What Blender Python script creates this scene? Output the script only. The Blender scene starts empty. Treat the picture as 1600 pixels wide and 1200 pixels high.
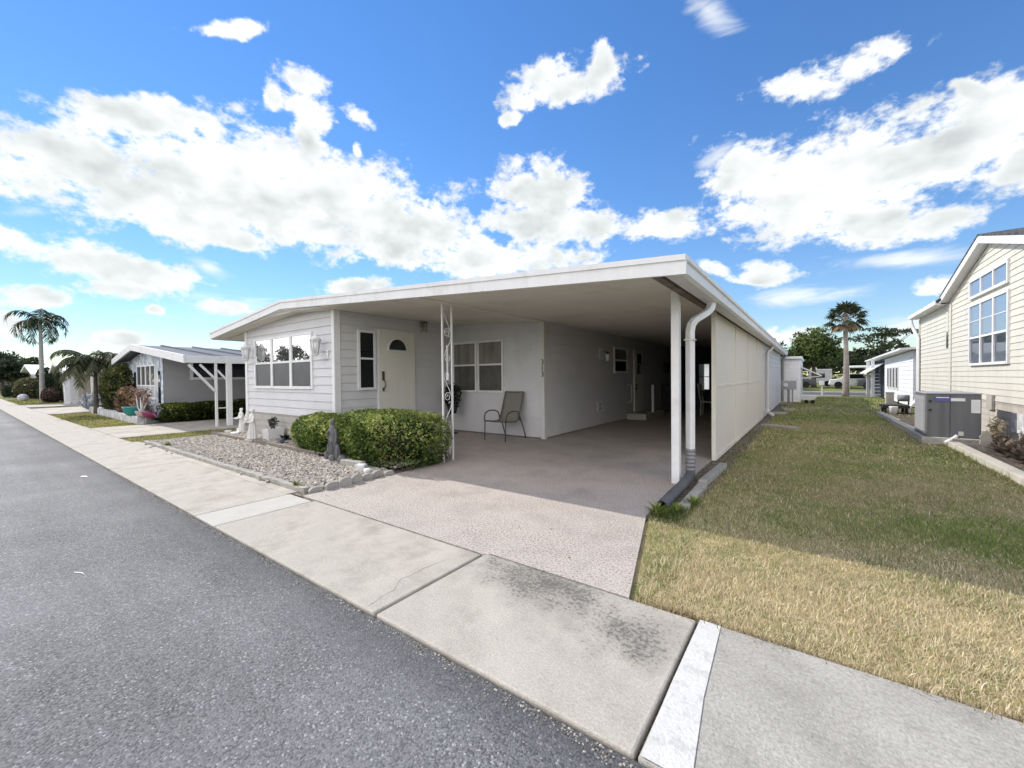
import bpy, math, random
import numpy as np
from mathutils import Matrix, Vector
SC = bpy.context.scene
COL = SC.collection
rng = np.random.default_rng(7)
random.seed(7)

# ------------------------------------------------------------------ camera
cam = bpy.data.cameras.new('camera')
cam.sensor_width = 36.0
cam.lens = 14.3977
cam.clip_start = 0.05
cam.clip_end = 3000
camo = bpy.data.objects.new('camera', cam)
COL.objects.link(camo)
camo.matrix_world = Matrix(((0.8071808, -0.00184498, 0.5903014, 0.0),
                            (0.59022495, 0.01891747, -0.80701713, 0.0),
                            (-0.00967807, 0.99981935, 0.01635877, 1.4),
                            (0, 0, 0, 1)))
SC.camera = camo
SC.view_settings.view_transform = 'Standard'
SC.view_settings.look = 'None'
SC.view_settings.gamma = 1.0
SC.view_settings.exposure = 0.95
SC.view_settings.use_curve_mapping = False
SC.cycles.use_denoising = True
SC.cycles.max_bounces = 8
SC.cycles.diffuse_bounces = 6

# ------------------------------------------------------------------ sun + sky
SUN_EL = math.radians(39.8)
sun = bpy.data.lights.new('sun', 'SUN')
sun.energy = 2.4
sun.angle = math.radians(0.5)
sun.color = (1.0, 0.95, 0.87)
suno = bpy.data.objects.new('sun', sun)
COL.objects.link(suno)
suno.rotation_euler = Vector((1.2, -0.05, -1.0)).to_track_quat('-Z', 'Y').to_euler()
suno.location = (-30, 2, 30)

W = bpy.data.worlds.new('World')
SC.world = W
W.use_nodes = True
NT = W.node_tree
NT.nodes.clear()
def wn(t, **k):
    n = NT.nodes.new(t)
    for a, b in k.items(): setattr(n, a, b)
    return n
def wl(a, b): NT.links.new(a, b)
def wmath(op, a, b=None, c=None):
    n = wn('ShaderNodeMath', operation=op)
    for i, v in enumerate((a, b, c)):
        if v is None: continue
        if isinstance(v, (int, float)): n.inputs[i].default_value = v
        else: wl(v, n.inputs[i])
    return n.outputs[0]
def wmap(v, a, b, c=0.0, d=1.0, smooth=True):
    n = wn('ShaderNodeMapRange', interpolation_type='SMOOTHSTEP' if smooth else 'LINEAR')
    wl(v, n.inputs[0])
    for i, x in enumerate((a, b, c, d)): n.inputs[i + 1].default_value = x
    return n.outputs[0]
sky = wn('ShaderNodeTexSky', sky_type='NISHITA')
sky.sun_disc = False
sky.sun_elevation = SUN_EL
sky.sun_rotation = math.radians(-87.6)
sky.air_density = 1.0
sky.dust_density = 0.0
sky.ozone_density = 2.0
tc = wn('ShaderNodeTexCoord')
D = tc.outputs['Generated']
sep = wn('ShaderNodeSeparateXYZ'); wl(D, sep.inputs[0])
az = wmath('ARCTAN2', sep.outputs[0], sep.outputs[1])
el = wmath('ARCSINE', sep.outputs[2])
comb = wn('ShaderNodeCombineXYZ'); wl(az, comb.inputs[0]); wl(el, comb.inputs[1])
AE = comb.outputs[0]
# cumulus banks: azimuth, elevation, rotation (deg), half length, half height (deg)
BLOBS = [(-82.09, 20.85, 10.2, 6.86, 3.15),
    (-81.69, 19.35, 3.7, 8.52, 3.04),
    (-78.27, 18.17, 0.2, 10.03, 3.44),
    (-74.69, 16.86, 1.3, 10.19, 2.69),
    (-70.41, 15.87, -4.4, 6.08, 1.53),
    (-73.21, 22.16, 4.2, 13.05, 4.41),
    (-66.18, 20.82, -3.6, 14.31, 5.66),
    (-59.81, 22.89, -9.1, 14.05, 5.36),
    (-53.63, 20.43, -2.2, 15.46, 5.05),
    (-50.8, 18.2, 0.7, 10.7, 3.07),
    (-61.73, 17.87, -3.9, 9.49, 2.91),
    (-76.87, 25.67, 16.9, 6.56, 2.18),
    (-76.47, 26.66, 15.3, 3.27, 1.66),
    (-71.98, 26.16, -45.1, 2.37, 1.79),
    (-83.51, 22.31, 19.8, 2.92, 1.06),
    (-62.69, 32.59, -6.1, 2.9, 1.63),
    (-61.85, 30.34, -12.6, 3.49, 2.09),
    (-62.61, 28.24, -58.1, 2.08, 1.65),
    (-65.81, 30.75, -73.8, 1.6, 1.2),
    (-31.5, 23.71, -16.8, 8.14, 3.7),
    (-30.6, 25.48, -25.1, 3.9, 2.35),
    (-31.31, 20.29, -3.6, 11.55, 3.07),
    (-25.2, 20.16, -11.8, 4.14, 2.06),
    (-38.46, 16.02, -1.6, 15.25, 3.44),
    (-39.56, 17.23, -13.2, 7.04, 2.41),
    (-15.75, 18.6, -3.6, 6.66, 1.83),
    (-17.13, 19.4, -19.7, 2.79, 1.6),
    (-6.3, 22.52, -31.5, 6.53, 3.16),
    (-6.81, 24.08, -12.9, 3.29, 2.32),
    (-0.8, 19.51, -2.1, 8.62, 4.67),
    (5.43, 21.29, -5.7, 9.57, 5.17),
    (11.27, 20.01, 4.3, 7.11, 4.49),
    (14.66, 20.94, -23.9, 6.34, 3.3),
    (4.18, 17.35, -8.3, 8.35, 3.92),
    (4.96, 14.53, 1.4, 4.93, 2.03),
    (10.38, 14.46, 2.5, 3.81, 1.57),
    (-7.15, 18.82, -21.5, 4.35, 2.12),
    (12.04, 24.37, -42.2, 2.21, 0.75),
    (15.72, 18.08, -8.9, 4.13, 2.9),
    (-0.52, 29.46, -15.2, 6.22, 1.28),
    (3.09, 29.68, -2.5, 5.3, 1.59),
    (6.12, 30.01, -30.1, 2.05, 0.84),
    (-28.1, 34.75, 3.3, 9.19, 1.99),
    (-30.92, 36.22, 7.1, 4.94, 1.58),
    (-23.37, 36.43, -74.3, 2.08, 1.57),
    (-33.81, 33.69, -14.8, 2.52, 1.23),
    (-35.92, 32.03, 16.1, 1.72, 0.72),
    (-69.85, 34.99, 18.6, 3.95, 0.91),
    (-68.44, 35.67, 8.8, 2.36, 0.9),
    (-71.79, 34.28, 8.7, 1.44, 0.6),
    (-56.23, 30.7, -13.9, 2.31, 1.23),
    (-56.49, 27.46, -62.8, 1.2, 0.88),
    (-81.2, 11.09, -7.3, 7.87, 1.96),
    (-78.65, 10.89, -7.9, 6.93, 2.21),
    (-85.66, 12.21, -19.4, 2.87, 0.89),
    (-79.64, 9.17, 4.3, 4.5, 1.08),
    (-85.18, 7.58, 5.0, 3.32, 1.19),
    (-85.17, 8.15, 1.9, 1.53, 0.84),
    (-56.75, 11.96, 8.7, 5.0, 1.26),
    (-4.92, 11.6, -1.1, 3.72, 1.34),
    (-5.15, 12.39, -14.1, 1.86, 1.13),
    (-10.13, 13.21, -27.2, 2.61, 0.88),
    (9.81, 8.34, -0.0, 1.81, 1.04),
    (-2.07, 4.57, -0.2, 3.08, 1.26),
    (-80.08, 4.27, 5.7, 2.62, 0.93),
    (-87.25, 5.02, -9.8, 1.55, 1.36),
    (-70.39, 8.34, -4.3, 3.81, 1.07),
    (-77.1, 7.47, 0.7, 0.97, 0.65)]
WISPS = [(-72.04, 8.02, 7.3, 6.69, 1.89), (-1.38, 8.85, -1.1, 7.44, 1.31), (-3.54, 8.62, -6.2, 3.17, 1.07), (6.69, 11.2, -4.2, 6.55, 1.38), (-85.61, 15.07, 15.4, 1.81, 0.76), (-72.4, 12.5, -20.3, 2.18, 1.03), (-10.62, 38.45, -34.0, 4.77, 1.48), (7.66, 4.73, 16.6, 3.33, 1.94), (-9.57, 25.3, 24.9, 2.92, 1.24)]
def blobfield(lst):
    f = None
    for a, e, r, ra, rb in lst:
        m = wn('ShaderNodeMapping', vector_type='TEXTURE')
        if f is None: wl(AE, m.inputs[0])
        else:          # one bank after the other: the running value rides along in z, scaled away
            cx = wn('ShaderNodeCombineXYZ'); wl(az, cx.inputs[0]); wl(el, cx.inputs[1]); wl(f, cx.inputs[2]); wl(cx.outputs[0], m.inputs[0])
        m.inputs['Location'].default_value = (math.radians(a), math.radians(e), 0)
        m.inputs['Rotation'].default_value = (0, 0, math.radians(r))
        m.inputs['Scale'].default_value = (math.radians(ra), math.radians(rb), 1e6)
        ln = wn('ShaderNodeVectorMath', operation='LENGTH'); wl(m.outputs[0], ln.inputs[0])
        v = wmath('SUBTRACT', 1.0, ln.outputs['Value'])
        f = v if f is None else wmath('SMOOTH_MAX', f, v, 0.25)
    return f
def wnoise(scale, detail, rough, off=(0, 0, 0), dist=0.0, sc=(1, 1, 1.5)):
    m = wn('ShaderNodeMapping'); wl(D, m.inputs[0])
    m.inputs['Location'].default_value = off
    m.inputs['Scale'].default_value = sc
    n = wn('ShaderNodeTexNoise'); wl(m.outputs[0], n.inputs['Vector'])
    n.inputs['Scale'].default_value = scale
    n.inputs['Detail'].default_value = detail
    n.inputs['Roughness'].default_value = rough
    n.inputs['Distortion'].default_value = dist
    return n.outputs['Fac']
F = blobfield(BLOBS)
n1 = wnoise(13, 10, 0.60)
n1s = wnoise(13, 3, 0.5)
n2 = wnoise(13, 3, 0.5, off=(-0.03, 0.0, 0.035))
n3 = wnoise(4.2, 3, 0.5, off=(3, 1, 2))
# more banks behind and overhead, unseen, added to light the shaded fronts
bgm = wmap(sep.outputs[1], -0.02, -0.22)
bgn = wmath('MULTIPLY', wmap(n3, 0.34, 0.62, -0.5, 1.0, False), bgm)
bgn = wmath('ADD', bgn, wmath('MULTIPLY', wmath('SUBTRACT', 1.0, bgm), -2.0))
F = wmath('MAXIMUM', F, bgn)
nf_ = wnoise(46, 6, 0.62, off=(4, 2, 7))
dens = wmath('ADD', F, wmath('ADD', wmath('MULTIPLY', wmath('SUBTRACT', n1, 0.5), 2.4), wmath('MULTIPLY', wmath('SUBTRACT', nf_, 0.5), 1.1)))
alpha = wmap(dens, -0.06, 0.50)
Fw = blobfield(WISPS)
n4 = wnoise(9, 6, 0.6, off=(1, 5, 0), dist=0.6, sc=(1, 1, 4))
alw = wmath('MULTIPLY', wmap(wmath('ADD', Fw, wmath('MULTIPLY', wmath('SUBTRACT', n4, 0.5), 2.4)), 0.0, 1.2), 0.75)
alpha = wmath('MAXIMUM', alpha, alw)
thick = wmap(wmath('ADD', F, wmath('MULTIPLY', wmath('SUBTRACT', n1s, 0.5), 1.2)), 0.10, 0.75)
relief = wmath('MULTIPLY', wmath('SUBTRACT', n2, n1s), 0.6)
core = wmath('MULTIPLY', thick, wmap(n3, 0.38, 0.60, 0.2, 1.0))
lum = wmath('SUBTRACT', wmath('ADD', 1.02, relief), wmath('MULTIPLY', core, 0.19))
lum = wmath('MINIMUM', wmath('MAXIMUM', lum, 0.60), 1.08)
# unseen bank behind the viewer brightened to lift the shaded fronts
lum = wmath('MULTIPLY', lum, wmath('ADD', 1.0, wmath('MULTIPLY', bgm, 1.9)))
cc = wn('ShaderNodeCombineXYZ')
wl(wmath('MULTIPLY', wmath('POWER', lum, 1.12), 0.975), cc.inputs[0]); wl(wmath('POWER', lum, 1.03), cc.inputs[1]); wl(lum, cc.inputs[2])
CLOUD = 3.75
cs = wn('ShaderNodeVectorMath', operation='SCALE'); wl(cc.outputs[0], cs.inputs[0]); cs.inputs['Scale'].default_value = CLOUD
bw = wn('ShaderNodeRGBToBW'); wl(sky.outputs[0], bw.inputs[0])
skc = wn('ShaderNodeVectorMath', operation='SCALE'); wl(sky.outputs[0], skc.inputs[0])     # soft shoulder for the glare round the sun
wl(wmath('DIVIDE', 0.80, wmath('ADD', 1.0, wmath('MULTIPLY', bw.outputs[0], 0.09))), skc.inputs['Scale'])
hsv = wn('ShaderNodeHueSaturation'); wl(skc.outputs[0], hsv.inputs['Color'])
hsv.inputs['Saturation'].default_value = 1.25; hsv.inputs['Hue'].default_value = 0.506
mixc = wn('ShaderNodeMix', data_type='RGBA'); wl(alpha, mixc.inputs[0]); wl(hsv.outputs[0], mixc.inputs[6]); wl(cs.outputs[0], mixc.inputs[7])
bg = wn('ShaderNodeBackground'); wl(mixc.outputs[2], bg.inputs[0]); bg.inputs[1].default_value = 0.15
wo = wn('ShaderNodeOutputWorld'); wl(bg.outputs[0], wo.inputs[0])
W.cycles.sampling_method = 'MANUAL'
W.cycles.sample_map_resolution = 512

# ------------------------------------------------------------------ materials
def mat(name, col, rough=0.6, spec=0.4, var=0.0, scale=3.0, col2=None, bump=0.0, bscale=60.0, metal=0.0, coat=0.0, detail=6, grain=0.0, gscale=90, streak=0.0, dirt=None, dscale=1.2, damt=0.0, dlo=0.52, dhi=0.7):
    """Principled surface: base colour broken up by noise, blotches of a second colour, fine bump"""
    m = bpy.data.materials.new(name); m.use_nodes = True
    nt = m.node_tree; b = nt.nodes['Principled BSDF']
    b.inputs['Roughness'].default_value = rough
    b.inputs['Specular IOR Level'].default_value = spec
    b.inputs['Metallic'].default_value = metal
    b.inputs['Coat Weight'].default_value = coat
    b.inputs['Base Color'].default_value = (*col, 1)
    co = nt.nodes.new('ShaderNodeTexCoord').outputs['Object']
    last = None
    if var > 0 or col2:
        n = nt.nodes.new('ShaderNodeTexNoise'); n.inputs['Scale'].default_value = scale; n.inputs['Detail'].default_value = detail
        n.inputs['Roughness'].default_value = 0.65
        nt.links.new(co, n.inputs['Vector'])
        mr = nt.nodes.new('ShaderNodeMapRange'); nt.links.new(n.outputs['Fac'], mr.inputs[0])
        mr.inputs[1].default_value = 0.3; mr.inputs[2].default_value = 0.7
        mx = nt.nodes.new('ShaderNodeMix'); mx.data_type = 'RGBA'; nt.links.new(mr.outputs[0], mx.inputs[0])
        if col2: a, c = col, col2
        else: a, c = [x * (1 - var) for x in col], [min(1, x * (1 + var)) for x in col]
        mx.inputs[6].default_value = (*a, 1); mx.inputs[7].default_value = (*c, 1)
        last = mx.outputs[2]
    if dirt:
        n = nt.nodes.new('ShaderNodeTexNoise'); n.inputs['Scale'].default_value = dscale; n.inputs['Detail'].default_value = 9
        n.inputs['Roughness'].default_value = 0.7
        nt.links.new(co, n.inputs['Vector'])
        mr = nt.nodes.new('ShaderNodeMapRange'); nt.links.new(n.outputs['Fac'], mr.inputs[0])
        mr.inputs[1].default_value = dlo; mr.inputs[2].default_value = dhi; mr.inputs[4].default_value = damt
        mx = nt.nodes.new('ShaderNodeMix'); mx.data_type = 'RGBA'; nt.links.new(mr.outputs[0], mx.inputs[0])
        if last: nt.links.new(last, mx.inputs[6])
        else: mx.inputs[6].default_value = (*col, 1)
        mx.inputs[7].default_value = (*dirt, 1)
        last = mx.outputs[2]
    if streak:
        mp = nt.nodes.new('ShaderNodeMapping'); mp.inputs['Scale'].default_value = (5, 5, .28); nt.links.new(co, mp.inputs[0])
        n = nt.nodes.new('ShaderNodeTexNoise'); n.inputs['Scale'].default_value = 1.7; n.inputs['Detail'].default_value = 7; n.inputs['Roughness'].default_value = .6
        nt.links.new(mp.outputs[0], n.inputs['Vector'])
        mr = nt.nodes.new('ShaderNodeMapRange'); nt.links.new(n.outputs['Fac'], mr.inputs[0])
        mr.inputs[1].default_value = .42; mr.inputs[2].default_value = .72; mr.inputs[3].default_value = 1.0; mr.inputs[4].default_value = 1 - streak
        vm = nt.nodes.new('ShaderNodeVectorMath'); vm.operation = 'SCALE'
        if last: nt.links.new(last, vm.inputs[0])
        else: vm.inputs[0].default_value = col
        nt.links.new(mr.outputs[0], vm.inputs['Scale']); last = vm.outputs[0]
    if grain:
        n = nt.nodes.new('ShaderNodeTexNoise'); n.inputs['Scale'].default_value = gscale; n.inputs['Detail'].default_value = 3; n.inputs['Roughness'].default_value = .7
        nt.links.new(co, n.inputs['Vector'])
        mr = nt.nodes.new('ShaderNodeMapRange'); nt.links.new(n.outputs['Fac'], mr.inputs[0])
        mr.inputs[1].default_value = .3; mr.inputs[2].default_value = .7; mr.inputs[3].default_value = 1 - grain; mr.inputs[4].default_value = 1 + grain
        vm = nt.nodes.new('ShaderNodeVectorMath'); vm.operation = 'SCALE'
        if last: nt.links.new(last, vm.inputs[0])
        else: vm.inputs[0].default_value = col
        nt.links.new(mr.outputs[0], vm.inputs['Scale']); last = vm.outputs[0]
    if last: nt.links.new(last, b.inputs['Base Color'])
    if bump > 0:
        n = nt.nodes.new('ShaderNodeTexNoise'); n.inputs['Scale'].default_value = bscale; n.inputs['Detail'].default_value = 4
        nt.links.new(co, n.inputs['Vector'])
        bp = nt.nodes.new('ShaderNodeBump'); bp.inputs['Strength'].default_value = bump; bp.inputs['Distance'].default_value = 0.01
        nt.links.new(n.outputs['Fac'], bp.inputs['Height']); nt.links.new(bp.outputs[0], b.inputs['Normal'])
    return m

def speckle(name, cols, cell, rough=0.85, bump=0.5, blotch=0.15, bcol=None, bscale=0.7, bl=0.5, bh=0.7, bamt=0.6, spec=0.3, soft=0.0):
    """stones or grit: every Voronoi cell takes a colour of the ramp; large stains of their own shape"""
    m = bpy.data.materials.new(name); m.use_nodes = True
    nt = m.node_tree; b = nt.nodes['Principled BSDF']
    b.inputs['Roughness'].default_value = rough; b.inputs['Specular IOR Level'].default_value = spec
    co = nt.nodes.new('ShaderNodeTexCoord').outputs['Object']
    wob = nt.nodes.new('ShaderNodeTexNoise'); wob.inputs['Scale'].default_value = cell * 1.3; nt.links.new(co, wob.inputs['Vector'])
    ad = nt.nodes.new('ShaderNodeVectorMath'); ad.operation = 'MULTIPLY_ADD'
    nt.links.new(wob.outputs['Color'], ad.inputs[0]); ad.inputs[1].default_value = (0.6 / cell,) * 3; nt.links.new(co, ad.inputs[2])
    v = nt.nodes.new('ShaderNodeTexVoronoi'); v.inputs['Scale'].default_value = cell; nt.links.new(ad.outputs[0], v.inputs['Vector'])
    s = nt.nodes.new('ShaderNodeSeparateColor'); nt.links.new(v.outputs['Color'], s.inputs[0])
    r = nt.nodes.new('ShaderNodeValToRGB'); nt.links.new(s.outputs[0], r.inputs[0])
    r.color_ramp.interpolation = 'LINEAR' if soft else 'CONSTANT'
    while len(r.color_ramp.elements) < len(cols): r.color_ramp.elements.new(0.5)
    for i, (p, c) in enumerate(cols):
        r.color_ramp.elements[i].position = p; r.color_ramp.elements[i].color = (*c, 1)
    last = r.outputs[0]
    n = nt.nodes.new('ShaderNodeTexNoise'); n.inputs['Scale'].default_value = bscale; n.inputs['Detail'].default_value = 8; n.inputs['Roughness'].default_value = 0.62
    nt.links.new(co, n.inputs['Vector'])
    if bcol:
        mr = nt.nodes.new('ShaderNodeMapRange'); nt.links.new(n.outputs['Fac'], mr.inputs[0])
        mr.inputs[1].default_value = bl; mr.inputs[2].default_value = bh; mr.inputs[4].default_value = bamt
        mx = nt.nodes.new('ShaderNodeMix'); mx.data_type = 'RGBA'; nt.links.new(mr.outputs[0], mx.inputs[0])
        nt.links.new(last, mx.inputs[6]); mx.inputs[7].default_value = (*bcol, 1); last = mx.outputs[2]
    if blotch:
        mr = nt.nodes.new('ShaderNodeMapRange'); nt.links.new(n.outputs['Fac'], mr.inputs[0])
        mr.inputs[1].default_value = 0.25; mr.inputs[2].default_value = 0.75; mr.inputs[3].default_value = 1 - blotch; mr.inputs[4].default_value = 1 + blotch
        vm = nt.nodes.new('ShaderNodeVectorMath'); vm.operation = 'SCALE'
        nt.links.new(last, vm.inputs[0]); nt.links.new(mr.outputs[0], vm.inputs['Scale']); last = vm.outputs[0]
    nt.links.new(last, b.inputs['Base Color'])
    bp = nt.nodes.new('ShaderNodeBump'); bp.inputs['Strength'].default_value = bump; bp.inputs['Distance'].default_value = 0.35 / cell
    bp.invert = True
    nt.links.new(v.outputs['Distance'], bp.inputs['Height']); nt.links.new(bp.outputs[0], b.inputs['Normal'])
    return m

def leafmat(name, rough=0.6, trans=0.28):
    m = bpy.data.materials.new(name); m.use_nodes = True
    nt = m.node_tree; b = nt.nodes['Principled BSDF']
    a = nt.nodes.new('ShaderNodeAttribute'); a.attribute_name = 'col'
    nt.links.new(a.outputs['Color'], b.inputs['Base Color'])
    b.inputs['Roughness'].default_value = rough; b.inputs['Specular IOR Level'].default_value = 0.22
    t = nt.nodes.new('ShaderNodeBsdfTranslucent'); nt.links.new(a.outputs['Color'], t.inputs[0])
    mx = nt.nodes.new('ShaderNodeMixShader'); mx.inputs[0].default_value = trans
    nt.links.new(b.outputs[0], mx.inputs[1]); nt.links.new(t.outputs[0], mx.inputs[2])
    nt.links.new(mx.outputs[0], nt.nodes['Material Output'].inputs[0])
    return m

M = {}
M['leaf'] = leafmat('leaf')
M['grassblade'] = leafmat('grass_blade', 0.75, 0.38)
M['asphalt'] = speckle('asphalt', [(0, (.078, .079, .081)), (.22, (.127, .128, .128)), (.55, (.165, .166, .165)), (.86, (.215, .215, .212)), (.97, (.34, .337, .328))], 120, rough=0.8, bump=.9, blotch=0.20, bscale=0.6, bcol=(.21, .212, .212), bl=.45, bh=.75, bamt=.4, spec=0.3)
def sealed_edge(m):
    nt = m.node_tree; b = nt.nodes['Principled BSDF']; src = b.inputs['Base Color'].links[0].from_socket
    co = nt.nodes.new('ShaderNodeTexCoord').outputs['Object']; sp = nt.nodes.new('ShaderNodeSeparateXYZ'); nt.links.new(co, sp.inputs[0])
    n = nt.nodes.new('ShaderNodeTexNoise'); n.inputs['Scale'].default_value = 1.3; n.inputs['Detail'].default_value = 6; nt.links.new(co, n.inputs['Vector'])
    ma = nt.nodes.new('ShaderNodeMath'); ma.operation = 'MULTIPLY_ADD'; nt.links.new(n.outputs['Fac'], ma.inputs[0]); ma.inputs[1].default_value = .35; nt.links.new(sp.outputs[1], ma.inputs[2])
    mr = nt.nodes.new('ShaderNodeMapRange'); nt.links.new(ma.outputs[0], mr.inputs[0]); mr.inputs[1].default_value = 1.22; mr.inputs[2].default_value = 1.58; mr.inputs[4].default_value = .52
    mx = nt.nodes.new('ShaderNodeMix'); mx.data_type = 'RGBA'; nt.links.new(mr.outputs[0], mx.inputs[0]); nt.links.new(src, mx.inputs[6]); mx.inputs[7].default_value = (.045, .047, .052, 1)
    # wheel paths and old sweepings run along the street
    mp = nt.nodes.new('ShaderNodeMapping'); mp.inputs['Scale'].default_value = (.10, 1.5, 1); nt.links.new(co, mp.inputs[0])
    n3_ = nt.nodes.new('ShaderNodeTexNoise'); n3_.inputs['Scale'].default_value = 1.0; n3_.inputs['Detail'].default_value = 7; n3_.inputs['Roughness'].default_value = .62; nt.links.new(mp.outputs[0], n3_.inputs['Vector'])
    m3 = nt.nodes.new('ShaderNodeMapRange'); nt.links.new(n3_.outputs['Fac'], m3.inputs[0]); m3.inputs[1].default_value = .3; m3.inputs[2].default_value = .7; m3.inputs[3].default_value = .76; m3.inputs[4].default_value = 1.26
    vm = nt.nodes.new('ShaderNodeVectorMath'); vm.operation = 'SCALE'; nt.links.new(mx.outputs[2], vm.inputs[0]); nt.links.new(m3.outputs[0], vm.inputs['Scale'])
    nt.links.new(vm.outputs[0], b.inputs['Base Color'])
sealed_edge(M['asphalt'])
M['asphalt_edge'] = speckle('sealed_asphalt', [(0, (.035, .037, .042)), (.3, (.055, .057, .062)), (.65, (.075, .078, .083)), (.9, (.13, .13, .13))], 110, rough=0.7, bump=0.8, blotch=0.2, spec=0.35)
M['concrete'] = mat('concrete', (.425, .397, .34), .85, .25, var=.13, scale=1.6, dirt=(.23, .21, .175), dscale=1.7, damt=.8, dlo=.47, dhi=.72, bump=.35, bscale=110, detail=10, grain=.16, gscale=75)
M['concrete_grey'] = mat('weathered_concrete', (.365, .35, .31), .9, .2, var=.16, scale=2.4, dirt=(.22, .21, .185), dscale=3.4, damt=.6, dlo=.5, dhi=.72, bump=.55, bscale=100, detail=10, grain=.22, gscale=60)
M['concrete_new'] = mat('fresh_concrete', (.45, .435, .39), .8, .25, var=.07, scale=4, bump=.12, bscale=120, grain=.05)
M['concrete_stain'] = mat('stained_concrete', (.425, .397, .34), .88, .25, var=.13, scale=1.9, dirt=(.25, .23, .19), dscale=2.4, damt=.7, dlo=.48, dhi=.74, bump=.4, bscale=110, detail=10, grain=.17, gscale=75)
def lichen(m):
    """dark lichen crust that grew along the back of one slab, at its own place on it"""
    nt = m.node_tree; b = nt.nodes['Principled BSDF']; src = b.inputs['Base Color'].links[0].from_socket
    co = nt.nodes.new('ShaderNodeTexCoord').outputs['Object']
    def blob(c, r):
        mp = nt.nodes.new('ShaderNodeMapping'); mp.vector_type = 'TEXTURE'; nt.links.new(co, mp.inputs[0])
        mp.inputs['Location'].default_value = (*c, 0); mp.inputs['Scale'].default_value = (*r, 1); mp.inputs['Rotation'].default_value = (0, 0, -.12)
        ln = nt.nodes.new('ShaderNodeVectorMath'); ln.operation = 'LENGTH'; nt.links.new(mp.outputs[0], ln.inputs[0]); return ln.outputs['Value']
    mn = nt.nodes.new('ShaderNodeMath'); mn.operation = 'MINIMUM'
    # coordinates run from the slab corner
    nt.links.new(blob((.62, .90), (.62, .28)), mn.inputs[0]); nt.links.new(blob((1.28, .70), (.26, .22)), mn.inputs[1])
    n = nt.nodes.new('ShaderNodeTexNoise'); n.inputs['Scale'].default_value = 42; n.inputs['Detail'].default_value = 8; n.inputs['Roughness'].default_value = .68; nt.links.new(co, n.inputs['Vector'])
    n2 = nt.nodes.new('ShaderNodeTexNoise'); n2.inputs['Scale'].default_value = 6; n2.inputs['Detail'].default_value = 5; nt.links.new(co, n2.inputs['Vector'])
    a1 = nt.nodes.new('ShaderNodeMath'); a1.operation = 'MULTIPLY_ADD'; nt.links.new(mn.outputs[0], a1.inputs[0]); a1.inputs[1].default_value = -.16; nt.links.new(n.outputs['Fac'], a1.inputs[2])
    a2 = nt.nodes.new('ShaderNodeMath'); a2.operation = 'MULTIPLY_ADD'; nt.links.new(n2.outputs['Fac'], a2.inputs[0]); a2.inputs[1].default_value = .35; nt.links.new(a1.outputs[0], a2.inputs[2])
    mr = nt.nodes.new('ShaderNodeMapRange'); nt.links.new(a2.outputs[0], mr.inputs[0]); mr.inputs[1].default_value = .55; mr.inputs[2].default_value = .70; mr.inputs[4].default_value = .82
    mx = nt.nodes.new('ShaderNodeMix'); mx.data_type = 'RGBA'; nt.links.new(mr.outputs[0], mx.inputs[0]); nt.links.new(src, mx.inputs[6]); mx.inputs[7].default_value = (.10, .10, .092, 1)
    ws = nt.nodes.new('ShaderNodeMath'); ws.operation = 'MULTIPLY_ADD'; nt.links.new(n2.outputs['Fac'], ws.inputs[0]); ws.inputs[1].default_value = -1.6; nt.links.new(mn.outputs[0], ws.inputs[2])
    wr = nt.nodes.new('ShaderNodeMapRange'); nt.links.new(ws.outputs[0], wr.inputs[0]); wr.inputs[1].default_value = -.45; wr.inputs[2].default_value = .7; wr.inputs[3].default_value = .55; wr.inputs[4].default_value = 0
    mw = nt.nodes.new('ShaderNodeMix'); mw.data_type = 'RGBA'; nt.links.new(wr.outputs[0], mw.inputs[0]); nt.links.new(src, mw.inputs[6]); mw.inputs[7].default_value = (.20, .19, .165, 1)
    nt.links.new(mw.outputs[2], mx.inputs[6])
    nt.links.new(mx.outputs[2], b.inputs['Base Color'])
lichen(M['concrete_stain'])
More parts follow.
